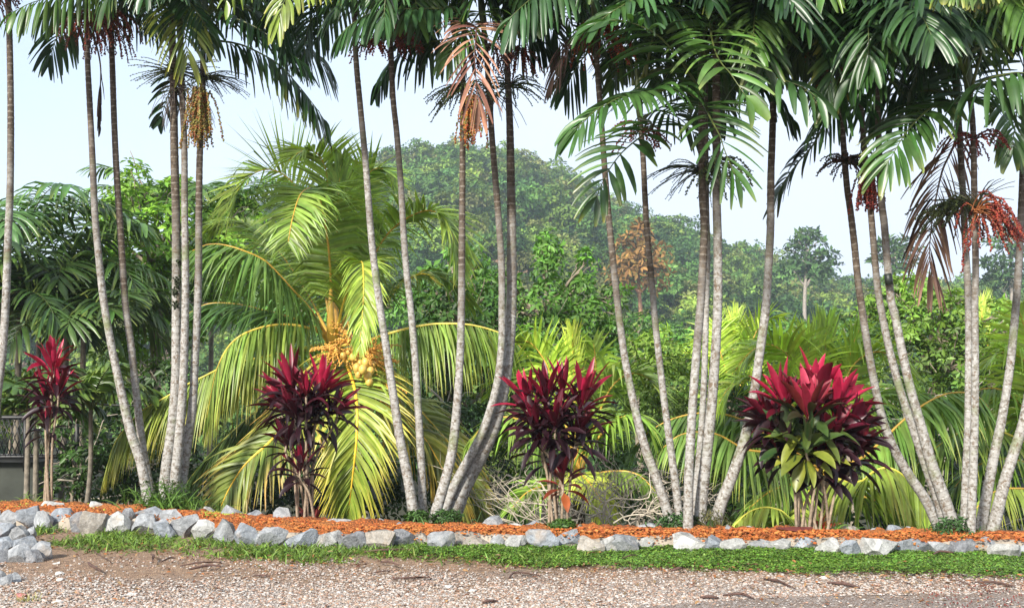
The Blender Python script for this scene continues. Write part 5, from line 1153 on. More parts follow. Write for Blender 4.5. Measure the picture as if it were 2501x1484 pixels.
# ------------------------------------------------------------------ broadleaf trees
def leaf_cloud(mb, centers, rads, n, size, cols, rng, droopy=.4, whorl=5, flat=1.0):
    """whorls of folded leaves filling ellipsoid clumps. centers (k,3), rads (k,3), n whorls per clump"""
    for c, r, nn, cb in zip(centers, rads, n, cols):
        d = unit(rng.normal(size=(nn, 3)) + np.array([0, 0, .25])); rr_ = rng.uniform(.35, 1.0, nn) ** .5 * (1 + .16 * np.sin(d[:, 0] * 7 + d[:, 2] * 5) + rng.normal(0, .07, nn))
        p = c + d * rr_[:, None] * r
        ax = unit(d + np.array([0, 0, .5]) + rng.normal(0, .35, (nn, 3)))
        e1 = unit(np.cross(ax, unit(rng.normal(size=(nn, 3))))); e2 = np.cross(ax, e1)
        az = (np.arange(whorl) * 2 * np.pi / whorl)[None] + rng.uniform(0, 6.28, (nn, 1)) + rng.normal(0, .3, (nn, whorl))
        out = unit(np.cos(az)[..., None] * e1[:, None] + np.sin(az)[..., None] * e2[:, None] + ax[:, None] * rng.uniform(.0, .8, (nn, whorl, 1)) + np.array([0, 0, -droopy]))
        side = unit(np.cross(out, ax[:, None])); nrm = np.cross(side, out)
        L = size * rng.uniform(.6, 1.25, (nn, whorl, 1)); W = L * .42 * flat
        b = p[:, None] + out * L * .1
        v0, v1, v2 = b, b + out * L * .5 + side * W * .5 + nrm * L * .07, b + out * L - nrm * L * .12
        v3 = b + out * L * .5 - side * W * .5 + nrm * L * .07
        V = np.stack([v0, v1, v2, v3], 2).reshape(-1, 3)
        k = np.arange(nn * whorl)[:, None] * 4
        F = np.concatenate([k + np.array([0, 1, 2]), k + np.array([0, 2, 3])])
        cc = np.array(cb) * rng.uniform(.6, 1.4, (nn, 1, 1)) * (1 + rng.normal(0, .12, (nn, whorl, 1))) * (1 + rng.normal(0, .05, (nn, whorl, 3)))
        mb.add(V, F, np.repeat(np.clip(cc, 0.003, 1).reshape(-1, 3), 4, 0))
def limb(mb, a, b, r0, r1, rng, wob=.12, col=(.24, .19, .14), sides=7):
    a, b = np.array(a, float), np.array(b, float); L = np.linalg.norm(b - a)
    k = 5; pts = [a + (b - a) * t + rng.normal(0, wob * L / 5, 3) * math.sin(t * math.pi) + np.array([0, 0, .08 * L * math.sin(t * math.pi)]) for t in np.linspace(0, 1, k)]
    q, _ = spline(pts, 14); tube(mb, q, np.linspace(r0, r1, 14), sides, np.array(col)); return q
def tree(name, label, cat, base_x, Y, clumps, col, rng, dens=1.0, size=.16, trunk_r=.12, group=None, whorl=5, bare=0, bark=(.22, .18, .13), mat=None, droopy=.4, colvar=.25, trunk_top=None, flat=1.0):
    bp = P(base_x, 900, Y); gz = float(terr(bp[0], Y))
    root = thing(name, label, cat, (bp[0], Y, gz), group)
    C, R_, NN, CC = [], [], [], []
    for cl in clumps:
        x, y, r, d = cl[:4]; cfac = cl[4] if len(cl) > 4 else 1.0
        asp = cl[5] if len(cl) > 5 else .85
        c = P(x, y, Y + d); rm = r * (Y + d) / FPX
        C.append(c); R_.append(np.array([rm, rm, rm * asp]))
        NN.append(int(max(20, dens * 9.0 * (rm / size) ** 2 * asp)))
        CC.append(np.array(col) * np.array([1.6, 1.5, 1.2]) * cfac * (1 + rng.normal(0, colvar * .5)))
    m = MB(); leaf_cloud(m, C, R_, NN, size, CC, rng, droopy, whorl, flat); m.build('crown', mat or M_LEAF, root)
    top = np.mean(C, 0) if trunk_top is None else P(trunk_top[0], trunk_top[1], Y)
    m = MB(); q = limb(m, (bp[0], Y, gz - .2), top, trunk_r, trunk_r * .45, rng, .05, bark, 10)
    m.build('trunk', M_WOOD, root)
    for c, r in zip(C, R_):
        j = int(np.clip(np.argmin(np.abs(q[:, 2] - (c[2] - .6 * np.linalg.norm(c - top)))), 2, 12))
        m = MB(); l = limb(m, q[j], c, trunk_r * .4, trunk_r * .1, rng, .2, bark, 6)
        for _ in range(3):
            e = c + rng.normal(0, .6, 3) * r; limb(m, l[9], e, trunk_r * .12, .008, rng, .25, bark, 4)
        m.build('branch', M_WOOD, root)
    for _ in range(bare):
        j = rng.integers(3, 12); a = q[j]; e = a + np.array([rng.uniform(-1.5, 1.5), rng.uniform(-1.2, -.3), rng.uniform(-.2, 1.2)])
        m = MB(); l = limb(m, a, e, .03, .012, rng, .3, (.38, .33, .26), 5)
        for _2 in range(3): limb(m, l[rng.integers(5, 12)], l[-1] + rng.normal(0, .5, 3), .012, .004, rng, .3, (.38, .33, .26), 4)
        m.build('bare_branch', M_WOOD, root)
    return root
rng = np.random.default_rng(88)
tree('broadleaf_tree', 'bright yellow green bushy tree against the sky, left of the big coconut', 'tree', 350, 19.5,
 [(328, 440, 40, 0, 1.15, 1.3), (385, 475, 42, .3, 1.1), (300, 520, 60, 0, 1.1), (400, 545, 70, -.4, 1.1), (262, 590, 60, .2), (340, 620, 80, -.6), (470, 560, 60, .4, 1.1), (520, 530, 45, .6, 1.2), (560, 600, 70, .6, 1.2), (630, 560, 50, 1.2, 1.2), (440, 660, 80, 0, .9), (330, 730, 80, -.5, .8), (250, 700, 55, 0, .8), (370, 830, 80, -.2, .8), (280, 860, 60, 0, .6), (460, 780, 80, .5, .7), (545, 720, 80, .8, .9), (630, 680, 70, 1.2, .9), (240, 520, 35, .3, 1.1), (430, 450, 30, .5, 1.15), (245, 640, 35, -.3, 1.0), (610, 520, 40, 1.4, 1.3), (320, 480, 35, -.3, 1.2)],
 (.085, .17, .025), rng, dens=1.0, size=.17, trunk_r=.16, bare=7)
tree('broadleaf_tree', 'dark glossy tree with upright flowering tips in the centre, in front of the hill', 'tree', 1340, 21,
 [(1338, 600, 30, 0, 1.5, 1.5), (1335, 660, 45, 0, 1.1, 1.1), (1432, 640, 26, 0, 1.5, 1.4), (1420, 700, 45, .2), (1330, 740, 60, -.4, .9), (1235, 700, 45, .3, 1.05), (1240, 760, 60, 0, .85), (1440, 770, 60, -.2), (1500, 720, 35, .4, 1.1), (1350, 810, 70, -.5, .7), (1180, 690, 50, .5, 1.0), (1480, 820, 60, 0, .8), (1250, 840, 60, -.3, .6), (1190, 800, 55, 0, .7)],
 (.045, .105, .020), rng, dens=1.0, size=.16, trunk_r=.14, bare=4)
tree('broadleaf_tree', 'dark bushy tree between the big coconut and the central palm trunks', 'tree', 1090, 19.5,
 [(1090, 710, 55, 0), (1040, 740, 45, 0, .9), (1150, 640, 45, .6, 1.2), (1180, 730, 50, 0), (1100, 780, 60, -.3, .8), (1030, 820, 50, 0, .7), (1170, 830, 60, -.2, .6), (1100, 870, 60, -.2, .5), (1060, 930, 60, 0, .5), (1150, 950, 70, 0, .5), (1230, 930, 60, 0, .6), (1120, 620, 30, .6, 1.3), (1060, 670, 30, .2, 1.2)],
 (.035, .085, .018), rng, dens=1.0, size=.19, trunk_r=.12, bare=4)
tree('shrub', 'light green bush low between the central trunks and the third cordyline', 'bush', 1290, 17.5,
 [(1290, 830, 45, 0, 1.2), (1330, 850, 40, 0), (1250, 860, 40, .2, .9), (1300, 900, 60, 0, .8), (1360, 900, 50, 0, .8)], (.10, .20, .03), rng, size=.12, trunk_r=.04, group='bushes on the slope')
tree('shrub', 'yellowish bush with orange young leaves behind the curving trunks', 'bush', 1590, 18.5,
 [(1570, 850, 50, 0, 1.1), (1625, 870, 50, 0), (1590, 920, 60, -.2, .9), (1650, 940, 50, 0, .8), (1560, 960, 60, 0, .7), (1640, 1010, 60, 0, .7), (1610, 820, 30, .2, 1.2), (1675, 895, 35, .2)], (.10, .17, .03), rng, size=.11, trunk_r=.05, bare=1, group='bushes on the slope')
tree('broadleaf_tree', 'bushy tree with pale bare branches and orange tips behind the right clump', 'tree', 2240, 20,
 [(2230, 700, 45, .4, 1.2), (2160, 745, 50, .3, 1.1), (2110, 770, 40, .5), (2290, 760, 60, 0, 1.0), (2220, 790, 65, -.2), (2350, 800, 60, 0, 1.05), (2150, 850, 60, 0, .9), (2250, 870, 70, -.4, .6), (2340, 890, 70, -.3, .9), (2430, 860, 60, 0, 1.1), (2480, 800, 50, .2, 1.2), (2400, 960, 70, 0, .8), (2250, 960, 70, 0, .6), (2490, 930, 60, 0, .9), (2180, 690, 25, .5, 1.2), (2330, 730, 30, .3, 1.2), (2440, 760, 40, .8, 1.3)],
 (.075, .14, .025), rng, dens=1.0, size=.14, trunk_r=.14, bare=12)
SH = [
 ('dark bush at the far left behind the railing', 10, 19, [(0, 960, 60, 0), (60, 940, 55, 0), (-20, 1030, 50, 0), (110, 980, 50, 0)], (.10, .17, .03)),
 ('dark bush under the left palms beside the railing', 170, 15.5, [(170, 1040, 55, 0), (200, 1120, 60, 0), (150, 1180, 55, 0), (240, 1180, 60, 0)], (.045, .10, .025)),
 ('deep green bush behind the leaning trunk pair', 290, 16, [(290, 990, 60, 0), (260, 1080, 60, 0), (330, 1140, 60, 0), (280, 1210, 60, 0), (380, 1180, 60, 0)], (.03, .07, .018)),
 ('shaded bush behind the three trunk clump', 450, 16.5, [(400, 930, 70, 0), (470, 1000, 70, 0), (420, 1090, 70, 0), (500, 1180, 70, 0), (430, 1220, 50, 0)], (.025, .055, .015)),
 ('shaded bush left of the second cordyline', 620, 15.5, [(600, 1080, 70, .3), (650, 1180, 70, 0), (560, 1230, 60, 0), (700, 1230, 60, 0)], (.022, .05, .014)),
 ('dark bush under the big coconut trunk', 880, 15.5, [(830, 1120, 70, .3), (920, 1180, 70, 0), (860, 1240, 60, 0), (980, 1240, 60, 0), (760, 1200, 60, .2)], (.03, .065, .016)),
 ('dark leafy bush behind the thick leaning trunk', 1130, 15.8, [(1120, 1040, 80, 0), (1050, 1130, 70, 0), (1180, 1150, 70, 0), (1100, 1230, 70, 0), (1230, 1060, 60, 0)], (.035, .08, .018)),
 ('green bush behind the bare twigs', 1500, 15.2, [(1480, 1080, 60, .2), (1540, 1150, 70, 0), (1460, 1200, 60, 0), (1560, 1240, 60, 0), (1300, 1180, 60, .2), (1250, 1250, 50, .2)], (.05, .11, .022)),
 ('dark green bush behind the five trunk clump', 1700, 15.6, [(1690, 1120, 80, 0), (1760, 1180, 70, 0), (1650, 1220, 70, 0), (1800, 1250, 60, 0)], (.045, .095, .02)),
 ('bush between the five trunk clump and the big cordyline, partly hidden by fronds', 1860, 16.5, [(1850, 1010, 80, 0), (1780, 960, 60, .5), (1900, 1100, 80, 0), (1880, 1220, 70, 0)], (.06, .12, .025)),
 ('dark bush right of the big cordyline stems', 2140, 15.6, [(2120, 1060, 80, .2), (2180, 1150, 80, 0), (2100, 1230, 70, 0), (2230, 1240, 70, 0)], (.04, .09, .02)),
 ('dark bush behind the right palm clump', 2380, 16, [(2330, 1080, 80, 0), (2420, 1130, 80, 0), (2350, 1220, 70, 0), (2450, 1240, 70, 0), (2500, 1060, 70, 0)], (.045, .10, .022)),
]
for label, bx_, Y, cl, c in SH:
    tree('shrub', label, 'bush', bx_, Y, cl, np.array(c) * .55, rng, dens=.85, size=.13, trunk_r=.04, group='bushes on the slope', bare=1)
MT = [
 ('round leafy tree in the valley behind the central dark tree', 1560, 55, [(1560, 800, 45, 0), (1500, 820, 45, 0), (1620, 820, 40, 0, .9), (1540, 850, 60, -1, .8)], (.05, .12, .025)),
 ('bright round tree in the valley left of the strongly leaning trunk', 1680, 60, [(1680, 835, 40, 0), (1740, 830, 45, 0), (1640, 850, 40, 0), (1700, 870, 60, -1, .8)], (.06, .15, .03)),
 ('leafy tree in the valley right of the strongly leaning trunk', 1900, 60, [(1880, 820, 45, 0), (1940, 815, 45, 0), (1830, 840, 45, 0), (1900, 870, 70, -1, .8)], (.055, .13, .028)),
 ('leafy tree in the valley behind the left leaning trunks', 2080, 58, [(2060, 800, 50, 0), (2120, 820, 50, 0), (2020, 835, 40, 0), (2080, 870, 70, -1, .8)], (.05, .12, .026)),
 ('leafy tree in the valley near the right edge', 2420, 56, [(2380, 790, 50, 0), (2440, 780, 50, 0), (2500, 800, 50, 0), (2420, 850, 70, -1, .8), (2320, 820, 40, 0)], (.05, .12, .026)),
 ('leafy tree in the valley behind the big coconut', 900, 50, [(900, 760, 60, 0), (980, 740, 60, 0), (820, 780, 60, 0), (700, 760, 60, 0)], (.05, .12, .025)),
]
for label, bx_, Y, cl, c in MT:
    tree('valley_tree', label, 'tree', bx_, Y, cl, c, rng, dens=1.2, size=.42, trunk_r=.25, group='trees in the valley', whorl=4)
tree('rusty_tree', 'rounded reddish brown tree on the lower hillside, in front of the hill', 'tree', 1560, 150,
 [(1560, 590, 40, 0), (1530, 620, 38, 0, .9), (1595, 625, 38, 0, .9), (1555, 660, 50, -3, .85), (1520, 680, 36, 0, .8), (1605, 680, 36, 0, .8), (1560, 560, 24, 0, 1.1)], (.17, .10, .035), rng, dens=1.3, size=1.2, trunk_r=.45, whorl=4, mat=M_FAR, bark=(.32, .17, .1), trunk_top=(1560, 640), droopy=.1)
for label, x, Y, lay, tb in [
 ('tall tree with layered flat crown standing above the far forest', 1968, 180, [(1975, 572, 26, 0), (1950, 590, 20, 0), (1995, 592, 22, 0), (1935, 612, 24, 0), (2008, 625, 32, 0), (1960, 640, 34, 0), (2025, 650, 24, 0), (1930, 655, 26, 0), (1985, 670, 34, 0)], 1965),
 ('tall slim tree with open crown seen between the left leaning trunks', 2188, 170, [(2185, 592, 28, 0), (2160, 600, 18, 0), (2210, 612, 24, 0), (2175, 625, 26, 0), (2205, 640, 26, 0), (2150, 640, 20, 0), (2190, 655, 22, 0)], 2192),
 ('dark tall tree by the far right edge above the forest', 2470, 160, [(2475, 560, 30, 0), (2440, 590, 24, 0), (2490, 610, 34, 0), (2430, 640, 30, 0), (2480, 660, 40, 0), (2505, 560, 30, 0), (2440, 690, 40, 0)], 2480)]:
    tree('emergent_tree', label, 'tree', x, Y, [(c[0], c[1], c[2] * 1.35, c[3], 1.0, .3) for c in lay], (.04, .085, .03), rng, dens=2.4, size=1.1, trunk_r=.45, whorl=4, mat=M_FAR, bark=(.3, .26, .22), group='tall trees above the far forest', droopy=0.0, trunk_top=(x, lay[0][1] + 20))

# forest over hill and valley, one mass
def forest():
    r = np.random.default_rng(12); m = MB(); nT = 0
    T, C_, R_, K_ = [], [], [], []
    for _ in range(9000):
        Y = math.sqrt(r.uniform(70 ** 2, 335 ** 2)); px = r.uniform(-120, 2640)
        X = (px - CX) / FPX * Y
        if px < 560 and Y < 330: 
            if r.random() < .75: continue
        z = float(terr(X, Y)); rad = r.uniform(2.0, 4.4) * (1.0 if Y > 130 else .75)
        h = rad * r.uniform(1.5, 2.4)
        if Y < 110: h = min(h, 8)
        C_.append((X, Y, z + h)); R_.append(rad); K_.append(Y)
    C_, R_ = np.array(C_), np.array(R_)
    # keep a loose spacing
    keep = []; cell = {}
    for i in range(len(C_)):
        k = (int(C_[i, 0] // 3.6), int(C_[i, 1] // 3.6))
        if k in cell: continue
        cell[k] = 1; keep.append(i)
    C_, R_ = C_[keep], R_[keep]
    base = np.array([(.075, .16, .03), (.13, .21, .035), (.055, .125, .03), (.17, .24, .04), (.09, .18, .04), (.15, .17, .05)])
    for c, rad in zip(C_, R_):
        Y = c[1]; nl = int(260 if Y > 220 else 380)
        sz = .62 if Y > 200 else .5
        cb = base[r.integers(0, 6)] * r.uniform(.65, 1.35)
        k = r.integers(3, 6)
        lc = c + r.normal(0, .42, (k, 3)) * rad * np.array([1, 1, .6])
        lr = np.stack([rad * r.uniform(.45, .75, k)] * 2 + [rad * r.uniform(.35, .65, k)], 1)
        leaf_cloud(m, lc, lr, [nl // (2 * k)] * k, rad * .26 if Y > 200 else rad * .22, [cb * r.uniform(.8, 1.2) for _ in range(k)], r, .1, 4, 1.3)
    return m
forest_o = forest().build('forest', M_FAR)
tag(forest_o, 'hazy green forest covering the hill and the valley behind everything', 'forest', None, 'stuff')

# ------------------------------------------------------------------ railing, wall, cable on the left
Yr_ = 16.2
rail = thing('metal_railing', 'black metal railing with crossing diagonal bars beyond the left bushes', 'railing', P(60, 1120, Yr_))
def bar(a, b, r, name, col=(.012, .012, .013)):
    m = MB(); tube(m, np.array([a, (np.array(a) + b) / 2, b]), r, 6, np.array(col)); return m.build(name, M_METAL, rail)
bar(P(-160, 1020, Yr_), P(195, 1018, Yr_), .035, 'top_rail'); bar(P(-160, 1116, Yr_), P(195, 1114, Yr_), .03, 'bottom_rail')
for x in (-150, -50, 62, 188): bar(P(x, 1016, Yr_), P(x, 1150, Yr_), .035, 'post')
m = MB()
for i in range(26):
    x0 = -150 + i * 13
    tube(m, np.array([P(x0, 1022, Yr_ - .02), P(x0 + 17, 1068, Yr_ - .02), P(x0 + 34, 1114, Yr_ - .02)]), .009, 4, np.array((.012, .012, .013)))
    tube(m, np.array([P(x0 + 34, 1022, Yr_ + .02), P(x0 + 17, 1068, Yr_ + .02), P(x0, 1114, Yr_ + .02)]), .009, 4, np.array((.012, .012, .013)))
m.build('diagonal_bars', M_METAL, rail)
w0 = P(-200, 1124, 16.6); w1 = P(108, 1124, 16.6)
m = MB()
def box(mb, lo, hi, col):
    lo, hi = np.array(lo), np.array(hi)
    v = np.array([[(lo, hi)[a][0], (lo, hi)[b][1], (lo, hi)[c][2]] for a in (0, 1) for b in (0, 1) for c in (0, 1)])
    mb.add(v, np.array([[0, 1, 3, 2], [4, 6, 7, 5], [0, 4, 5, 1], [2, 3, 7, 6], [0, 2, 6, 4], [1, 5, 7, 3]]), col)
box(m, (w0[0], 16.4, w0[2] - 1.1), (w1[0], 16.75, w0[2]), (.045, .05, .04))
box(m, (w0[0], 16.28, w0[2] + .003), (w1[0] + .05, 16.85, w0[2] + .08), (.20, .20, .19))
tag(m.build('concrete_wall', M_CONC, None, False), 'mossy grey concrete parapet wall under the black railing', 'wall')
m = MB(); q, _ = spline([P(-60, 918, 14.5), P(30, 950, 14.5), P(130, 968, 14.5), P(240, 986, 14.5), P(330, 990, 14.5)], 50); tube(m, q, .014, 6, np.array((.015, .015, .015)))
tag(m.build('cable', M_METAL), 'thin black cable sagging behind the left cordyline', 'cable')

# ------------------------------------------------------------------ bare twig pile, weeds, groundcover, litter
rng = np.random.default_rng(55)
root = thing('brushwood', 'tangle of pale bare thorny twigs behind the bed, right of the third cordyline', 'branches', G(1480, 1285, .05))
for k in range(26):
    x, y = rng.uniform(1370, 1570), rng.uniform(1240, 1288)
    a = P(x, y, 10.7 + rng.uniform(0, .6)); a[2] = min(a[2], .1)
    az = rng.uniform(-.2, math.pi + .2); d = np.array([math.cos(az) * 1.0, rng.normal(0, .3), abs(math.sin(az)) * rng.uniform(.2, .9)])
    d = unit(d) * rng.uniform(.5, 1.0); m = MB()
    q = limb(m, a, a + d, .009, .003, rng, .5, (.52, .46, .36), 5)
    for _ in range(6):
        b = q[rng.integers(3, 13)]; e = b + unit(d + rng.normal(0, .7, 3)) * rng.uniform(.15, .4)
        q2 = limb(m, b, e, .004, .0015, rng, .5, (.5, .43, .34), 4)
        for _2 in range(2): limb(m, q2[rng.integers(4, 12)], q2[-1] + rng.normal(0, .08, 3), .0022, .001, rng, .3, (.5, .43, .34), 3)
    m.build('twig', M_TWIG, root)
root = thing('brushwood', 'thin bare branches arching left of the third cordyline behind the bed', 'branches', G(1200, 1285, .05))
for k in range(9):
    a = P(rng.uniform(1230, 1340), 1284, 10.9 + rng.uniform(0, .4)); a[2] = .03
    d = np.array([-rng.uniform(.4, 1.2), 0, rng.uniform(.25, .8)]); m = MB()
    q = limb(m, a, a + d, .007, .002, rng, .4, (.45, .40, .30), 5)
    for _ in range(5):
        b = q[rng.integers(3, 13)]; limb(m, b, b + rng.normal(0, .16, 3) + np.array([0, 0, .05]), .003, .001, rng, .4, (.45, .4, .3), 3)
    m.build('twig', M_TWIG, root)

def tuft(label, x, y, n, h, col, rng, spread=.12, wid=.014, name='weed_clump', z=.12, Y=None, cat='weeds', group='weeds growing in the bed', leafy=0):
    c = G(x, y, z) if Y is None else P(x, y, Y)
    root_mb = MB(); base = c + rng.normal(0, 1, (n, 3)) * np.array([spread, spread * .5, 0])
    base[:, 2] = c[2] - .01
    az = rng.uniform(0, 6.28, n); el = rng.uniform(.5, 1.45, n)
    d0 = np.stack([np.cos(az) * np.cos(el), np.sin(az) * np.cos(el), np.sin(el)], 1)
    wv = unit(np.cross(d0, rng.normal(size=(n, 3)))); colr = np.array(col) * rng.uniform(.6, 1.4, (n, 1))
    blades(root_mb, base, d0, wv, h * rng.uniform(.5, 1.15, n), wid * rng.uniform(.7, 1.3, n), rng.uniform(.3, 1.4, n), colr, [.5, 1, .9, .6, .05], K=4, fold=.15)
    if leafy:
        leaf_cloud(root_mb, [c + np.array([0, -.02, h * .4])], [np.array([spread * 1.3, spread * .7, h * .5])], [leafy], .045, [np.array(col) * .8], rng, .2, 4)
    o = root_mb.build(name, M_GRASS, None, True, loc=c); tag(o, label, cat, group); return o
tuft('tall grass weeds at the foot of the leaning trunk pair', 385, 1242, 120, .34, (.09, .18, .03), rng, .2, .016, leafy=50)
tuft('green weeds at the foot of the three trunk clump', 420, 1240, 80, .3, (.08, .16, .03), rng, .14, .014, leafy=40)
tuft('short grass right of the three trunk clump', 490, 1244, 40, .2, (.12, .22, .04), rng, .12, .01)
tuft('low dark weeds round the thick leaning trunk', 1090, 1284, 50, .16, (.06, .13, .03), rng, .11, .012, leafy=150)
tuft('small leafy weeds left of the central clump', 1020, 1275, 30, .12, (.07, .15, .03), rng, .09, .012, leafy=120)
tuft('low green weeds at the third cordyline stems', 1370, 1294, 30, .1, (.08, .17, .03), rng, .1, .012, leafy=130)
tuft('leafy weeds at the foot of the left trunks of the five trunk clump', 1655, 1292, 40, .16, (.05, .12, .03), rng, .14, .012, leafy=110)
tuft('dry grass and weeds at the foot of the strongly leaning trunk', 1735, 1292, 60, .2, (.14, .14, .05), rng, .1, .008, leafy=30)
tuft('small weeds between the big cordyline stems', 2030, 1296, 24, .16, (.10, .20, .03), rng, .1, .012)
tuft('weeds at the foot of the right palm clump', 2330, 1306, 50, .16, (.05, .12, .03), rng, .16, .012, leafy=110)
tuft('grass blades left of the first cordyline', 90, 1226, 30, .18, (.13, .2, .04), rng, .1, .01)
tuft('pinkish small weeds beside the left rocks at the back', 298, 1236, 20, .12, (.2, .12, .08), rng, .06, .01)
tuft('dry grass tuft on the gravel near the lower left corner', 66, 1468, 40, .1, (.32, .30, .10), rng, .05, .005, z=0, group='grass tufts on the gravel')
tuft('green grass tuft squeezed between the rock pile and the edging', 122, 1300, 40, .14, (.09, .17, .04), rng, .06, .008, z=0, group='grass tufts on the gravel')
tuft('small reddish cordyline seedling beside the second cordyline', 768, 1268, 9, .22, (.16, .03, .03), rng, .03, .035, name='seedling', cat='seedling')
tuft('small orange leaved seedling in the shade behind the big cordyline stems', 2010, 1288, 14, .2, (.45, .09, .03), rng, .03, .03, name='seedling', cat='seedling')
m = MB(); blades(m, np.array([P(1985, 1286, 9.75)]), unit(np.array([[-1, -.1, .04]])), np.array([[0, 1., .3]]), np.array([.34]), np.array([.1]), np.array([.1]), np.array([[.13, .035, .03]]), [.2, .8, 1, .8, .5, .1], K=6)
tag(m.build('fallen_leaf', M_DRY), 'big fallen wine red leaf lying on the soil at the big cordyline', 'leaf')

LOWX = np.array([-200, 100, 160, 230, 330, 450, 600, 700, 800, 950, 1050, 1200, 1320, 1500, 1700, 2000, 2300, 2700])
LOWY = np.array([1300, 1310, 1332, 1346, 1350, 1358, 1370, 1378, 1372, 1362, 1368, 1376, 1384, 1388, 1398, 1402, 1406, 1410])
def strip_points(n, r, x0, x1, edge=6):
    px = r.uniform(x0, x1, n); lo = np.interp(px, LOWX, LOWY) + r.normal(0, edge, n) + 9 * noise2(px * .02, px * 0, 77, 1.0)
    g = np.array([G(a, b, 0) for a, b in zip(px, lo)])
    yf = front_y(g[:, 0]) + .02
    t = r.beta(1.3, 1.1, n); Y = g[:, 1] * (1 - t) + yf * t
    X = (px - CX) / FPX * Y
    return X, Y, t, px
r = np.random.default_rng(61)
n = 16000
X, Y, t, px = strip_points(n, r, 100, 1500)
patch = noise2(X, Y, 41, 4.0) + r.normal(0, .25, n)
k = (patch > -.15) & (r.random(n) < np.interp(px, [100, 900, 1500], [1, .8, .15])); X, Y = X[k], Y[k]; n = len(X)
m = MB(); az = r.uniform(0, 6.28, n); el = r.uniform(.15, 1.2, n)
d0 = np.stack([np.cos(az) * np.cos(el), np.sin(az) * np.cos(el), np.sin(el)], 1)
wv = unit(np.cross(d0, np.array([0, 0, 1.0])) + r.normal(0, .3, (n, 3)))
colr = np.array((.15, .24, .04)) * r.uniform(.4, 1.4, (n, 1)) * (1 + r.normal(0, .08, (n, 3)))
blades(m, np.stack([X, Y, np.zeros(n)], 1), d0, wv, r.uniform(.05, .12, n), r.uniform(.008, .015, n), r.uniform(.4, 1.5, n), np.clip(colr, 0, 1), [.6, 1, .7, .05], K=3, fold=.15)
tag(m.build('grass', M_GRASS), 'short bright green grass in front of the edging stones on the left', 'grass', None, 'stuff')
n = 30000
X, Y, t, px = strip_points(n, r, 640, 2640)
patch = noise2(X, Y, 42, 3.0) + r.normal(0, .2, n) + np.interp(px, [640, 1000, 1700, 2600], [-.5, -.1, .45, .6]) - .35 * (t < .12)
k = patch > np.where(px < 1500, .1, 0.0) - .35 * (t > .5) * (px > 1000); X, Y, px, t = X[k], Y[k], px[k], t[k]; n = len(X)
hgt = np.clip(.012 + .02 * noise2(X, Y, 43, 5.0) + r.uniform(0, .025, n), .006, .07)
m = MB(); W4 = 4
p = np.stack([X, Y, hgt], 1); az = (np.arange(W4) * 2 * np.pi / W4)[None] + r.uniform(0, 6.28, (n, 1))
out = unit(np.stack([np.cos(az), np.sin(az), r.uniform(-.3, .5, (n, W4))], -1)); side = unit(np.cross(out, np.array([0, 0, 1.0]) + r.normal(0, .3, (n, W4, 3)))); nrm = np.cross(side, out)
L = r.uniform(.014, .026, (n, W4, 1)) ; b = p[:, None] + out * .003
V = np.stack([b, b + out * L * .6 + side * L * .38, b + out * L, b + out * L * .6 - side * L * .38], 2).reshape(-1, 3)
kq = np.arange(n * W4)[:, None] * 4
cc = np.array((.13, .24, .035)) * r.uniform(.4, 1.5, (n, 1, 1)) * (1 + r.normal(0, .1, (n, W4, 3)))
m.add(V, kq + np.array([0, 1, 2, 3]), np.repeat(np.clip(cc, .003, 1).reshape(-1, 3), 4, 0))
tag(m.build('ground_cover', M_GRASS), 'dense clover like ground cover in front of the edging stones', 'ground cover', None, 'stuff')
# moss on bed edge
r2 = np.random.default_rng(62); n = 1500
px = r2.choice([r2.uniform(0, 60, n), r2.uniform(215, 260, n), r2.uniform(490, 590, n)], axis=0) if False else np.concatenate([r2.uniform(0, 70, 500), r2.uniform(210, 290, 400), r2.uniform(490, 600, 600)])
py = np.interp(px, [0, 300, 600], [1232, 1242, 1262]) + r2.normal(0, 3, n)
c = np.array([G(a, b_, .13) for a, b_ in zip(px, py)]); c[:, 2] += r2.uniform(0, .02, n)
V = c[:, None] + ICO0[0][None] * r2.uniform(.006, .013, n)[:, None, None] * np.array([1, 1, .6])
m = MB(); m.add(V.reshape(-1, 3), (ICO0[1][None] + (np.arange(n) * 12)[:, None, None]).reshape(-1, 3), np.repeat(np.array((.30, .33, .04)) * r2.uniform(.6, 1.3, (n, 1)), 12, 0))
tag(m.build('moss', M_TWIG), 'yellow green moss along the back edge of the soil on the left', 'moss', None, 'stuff')

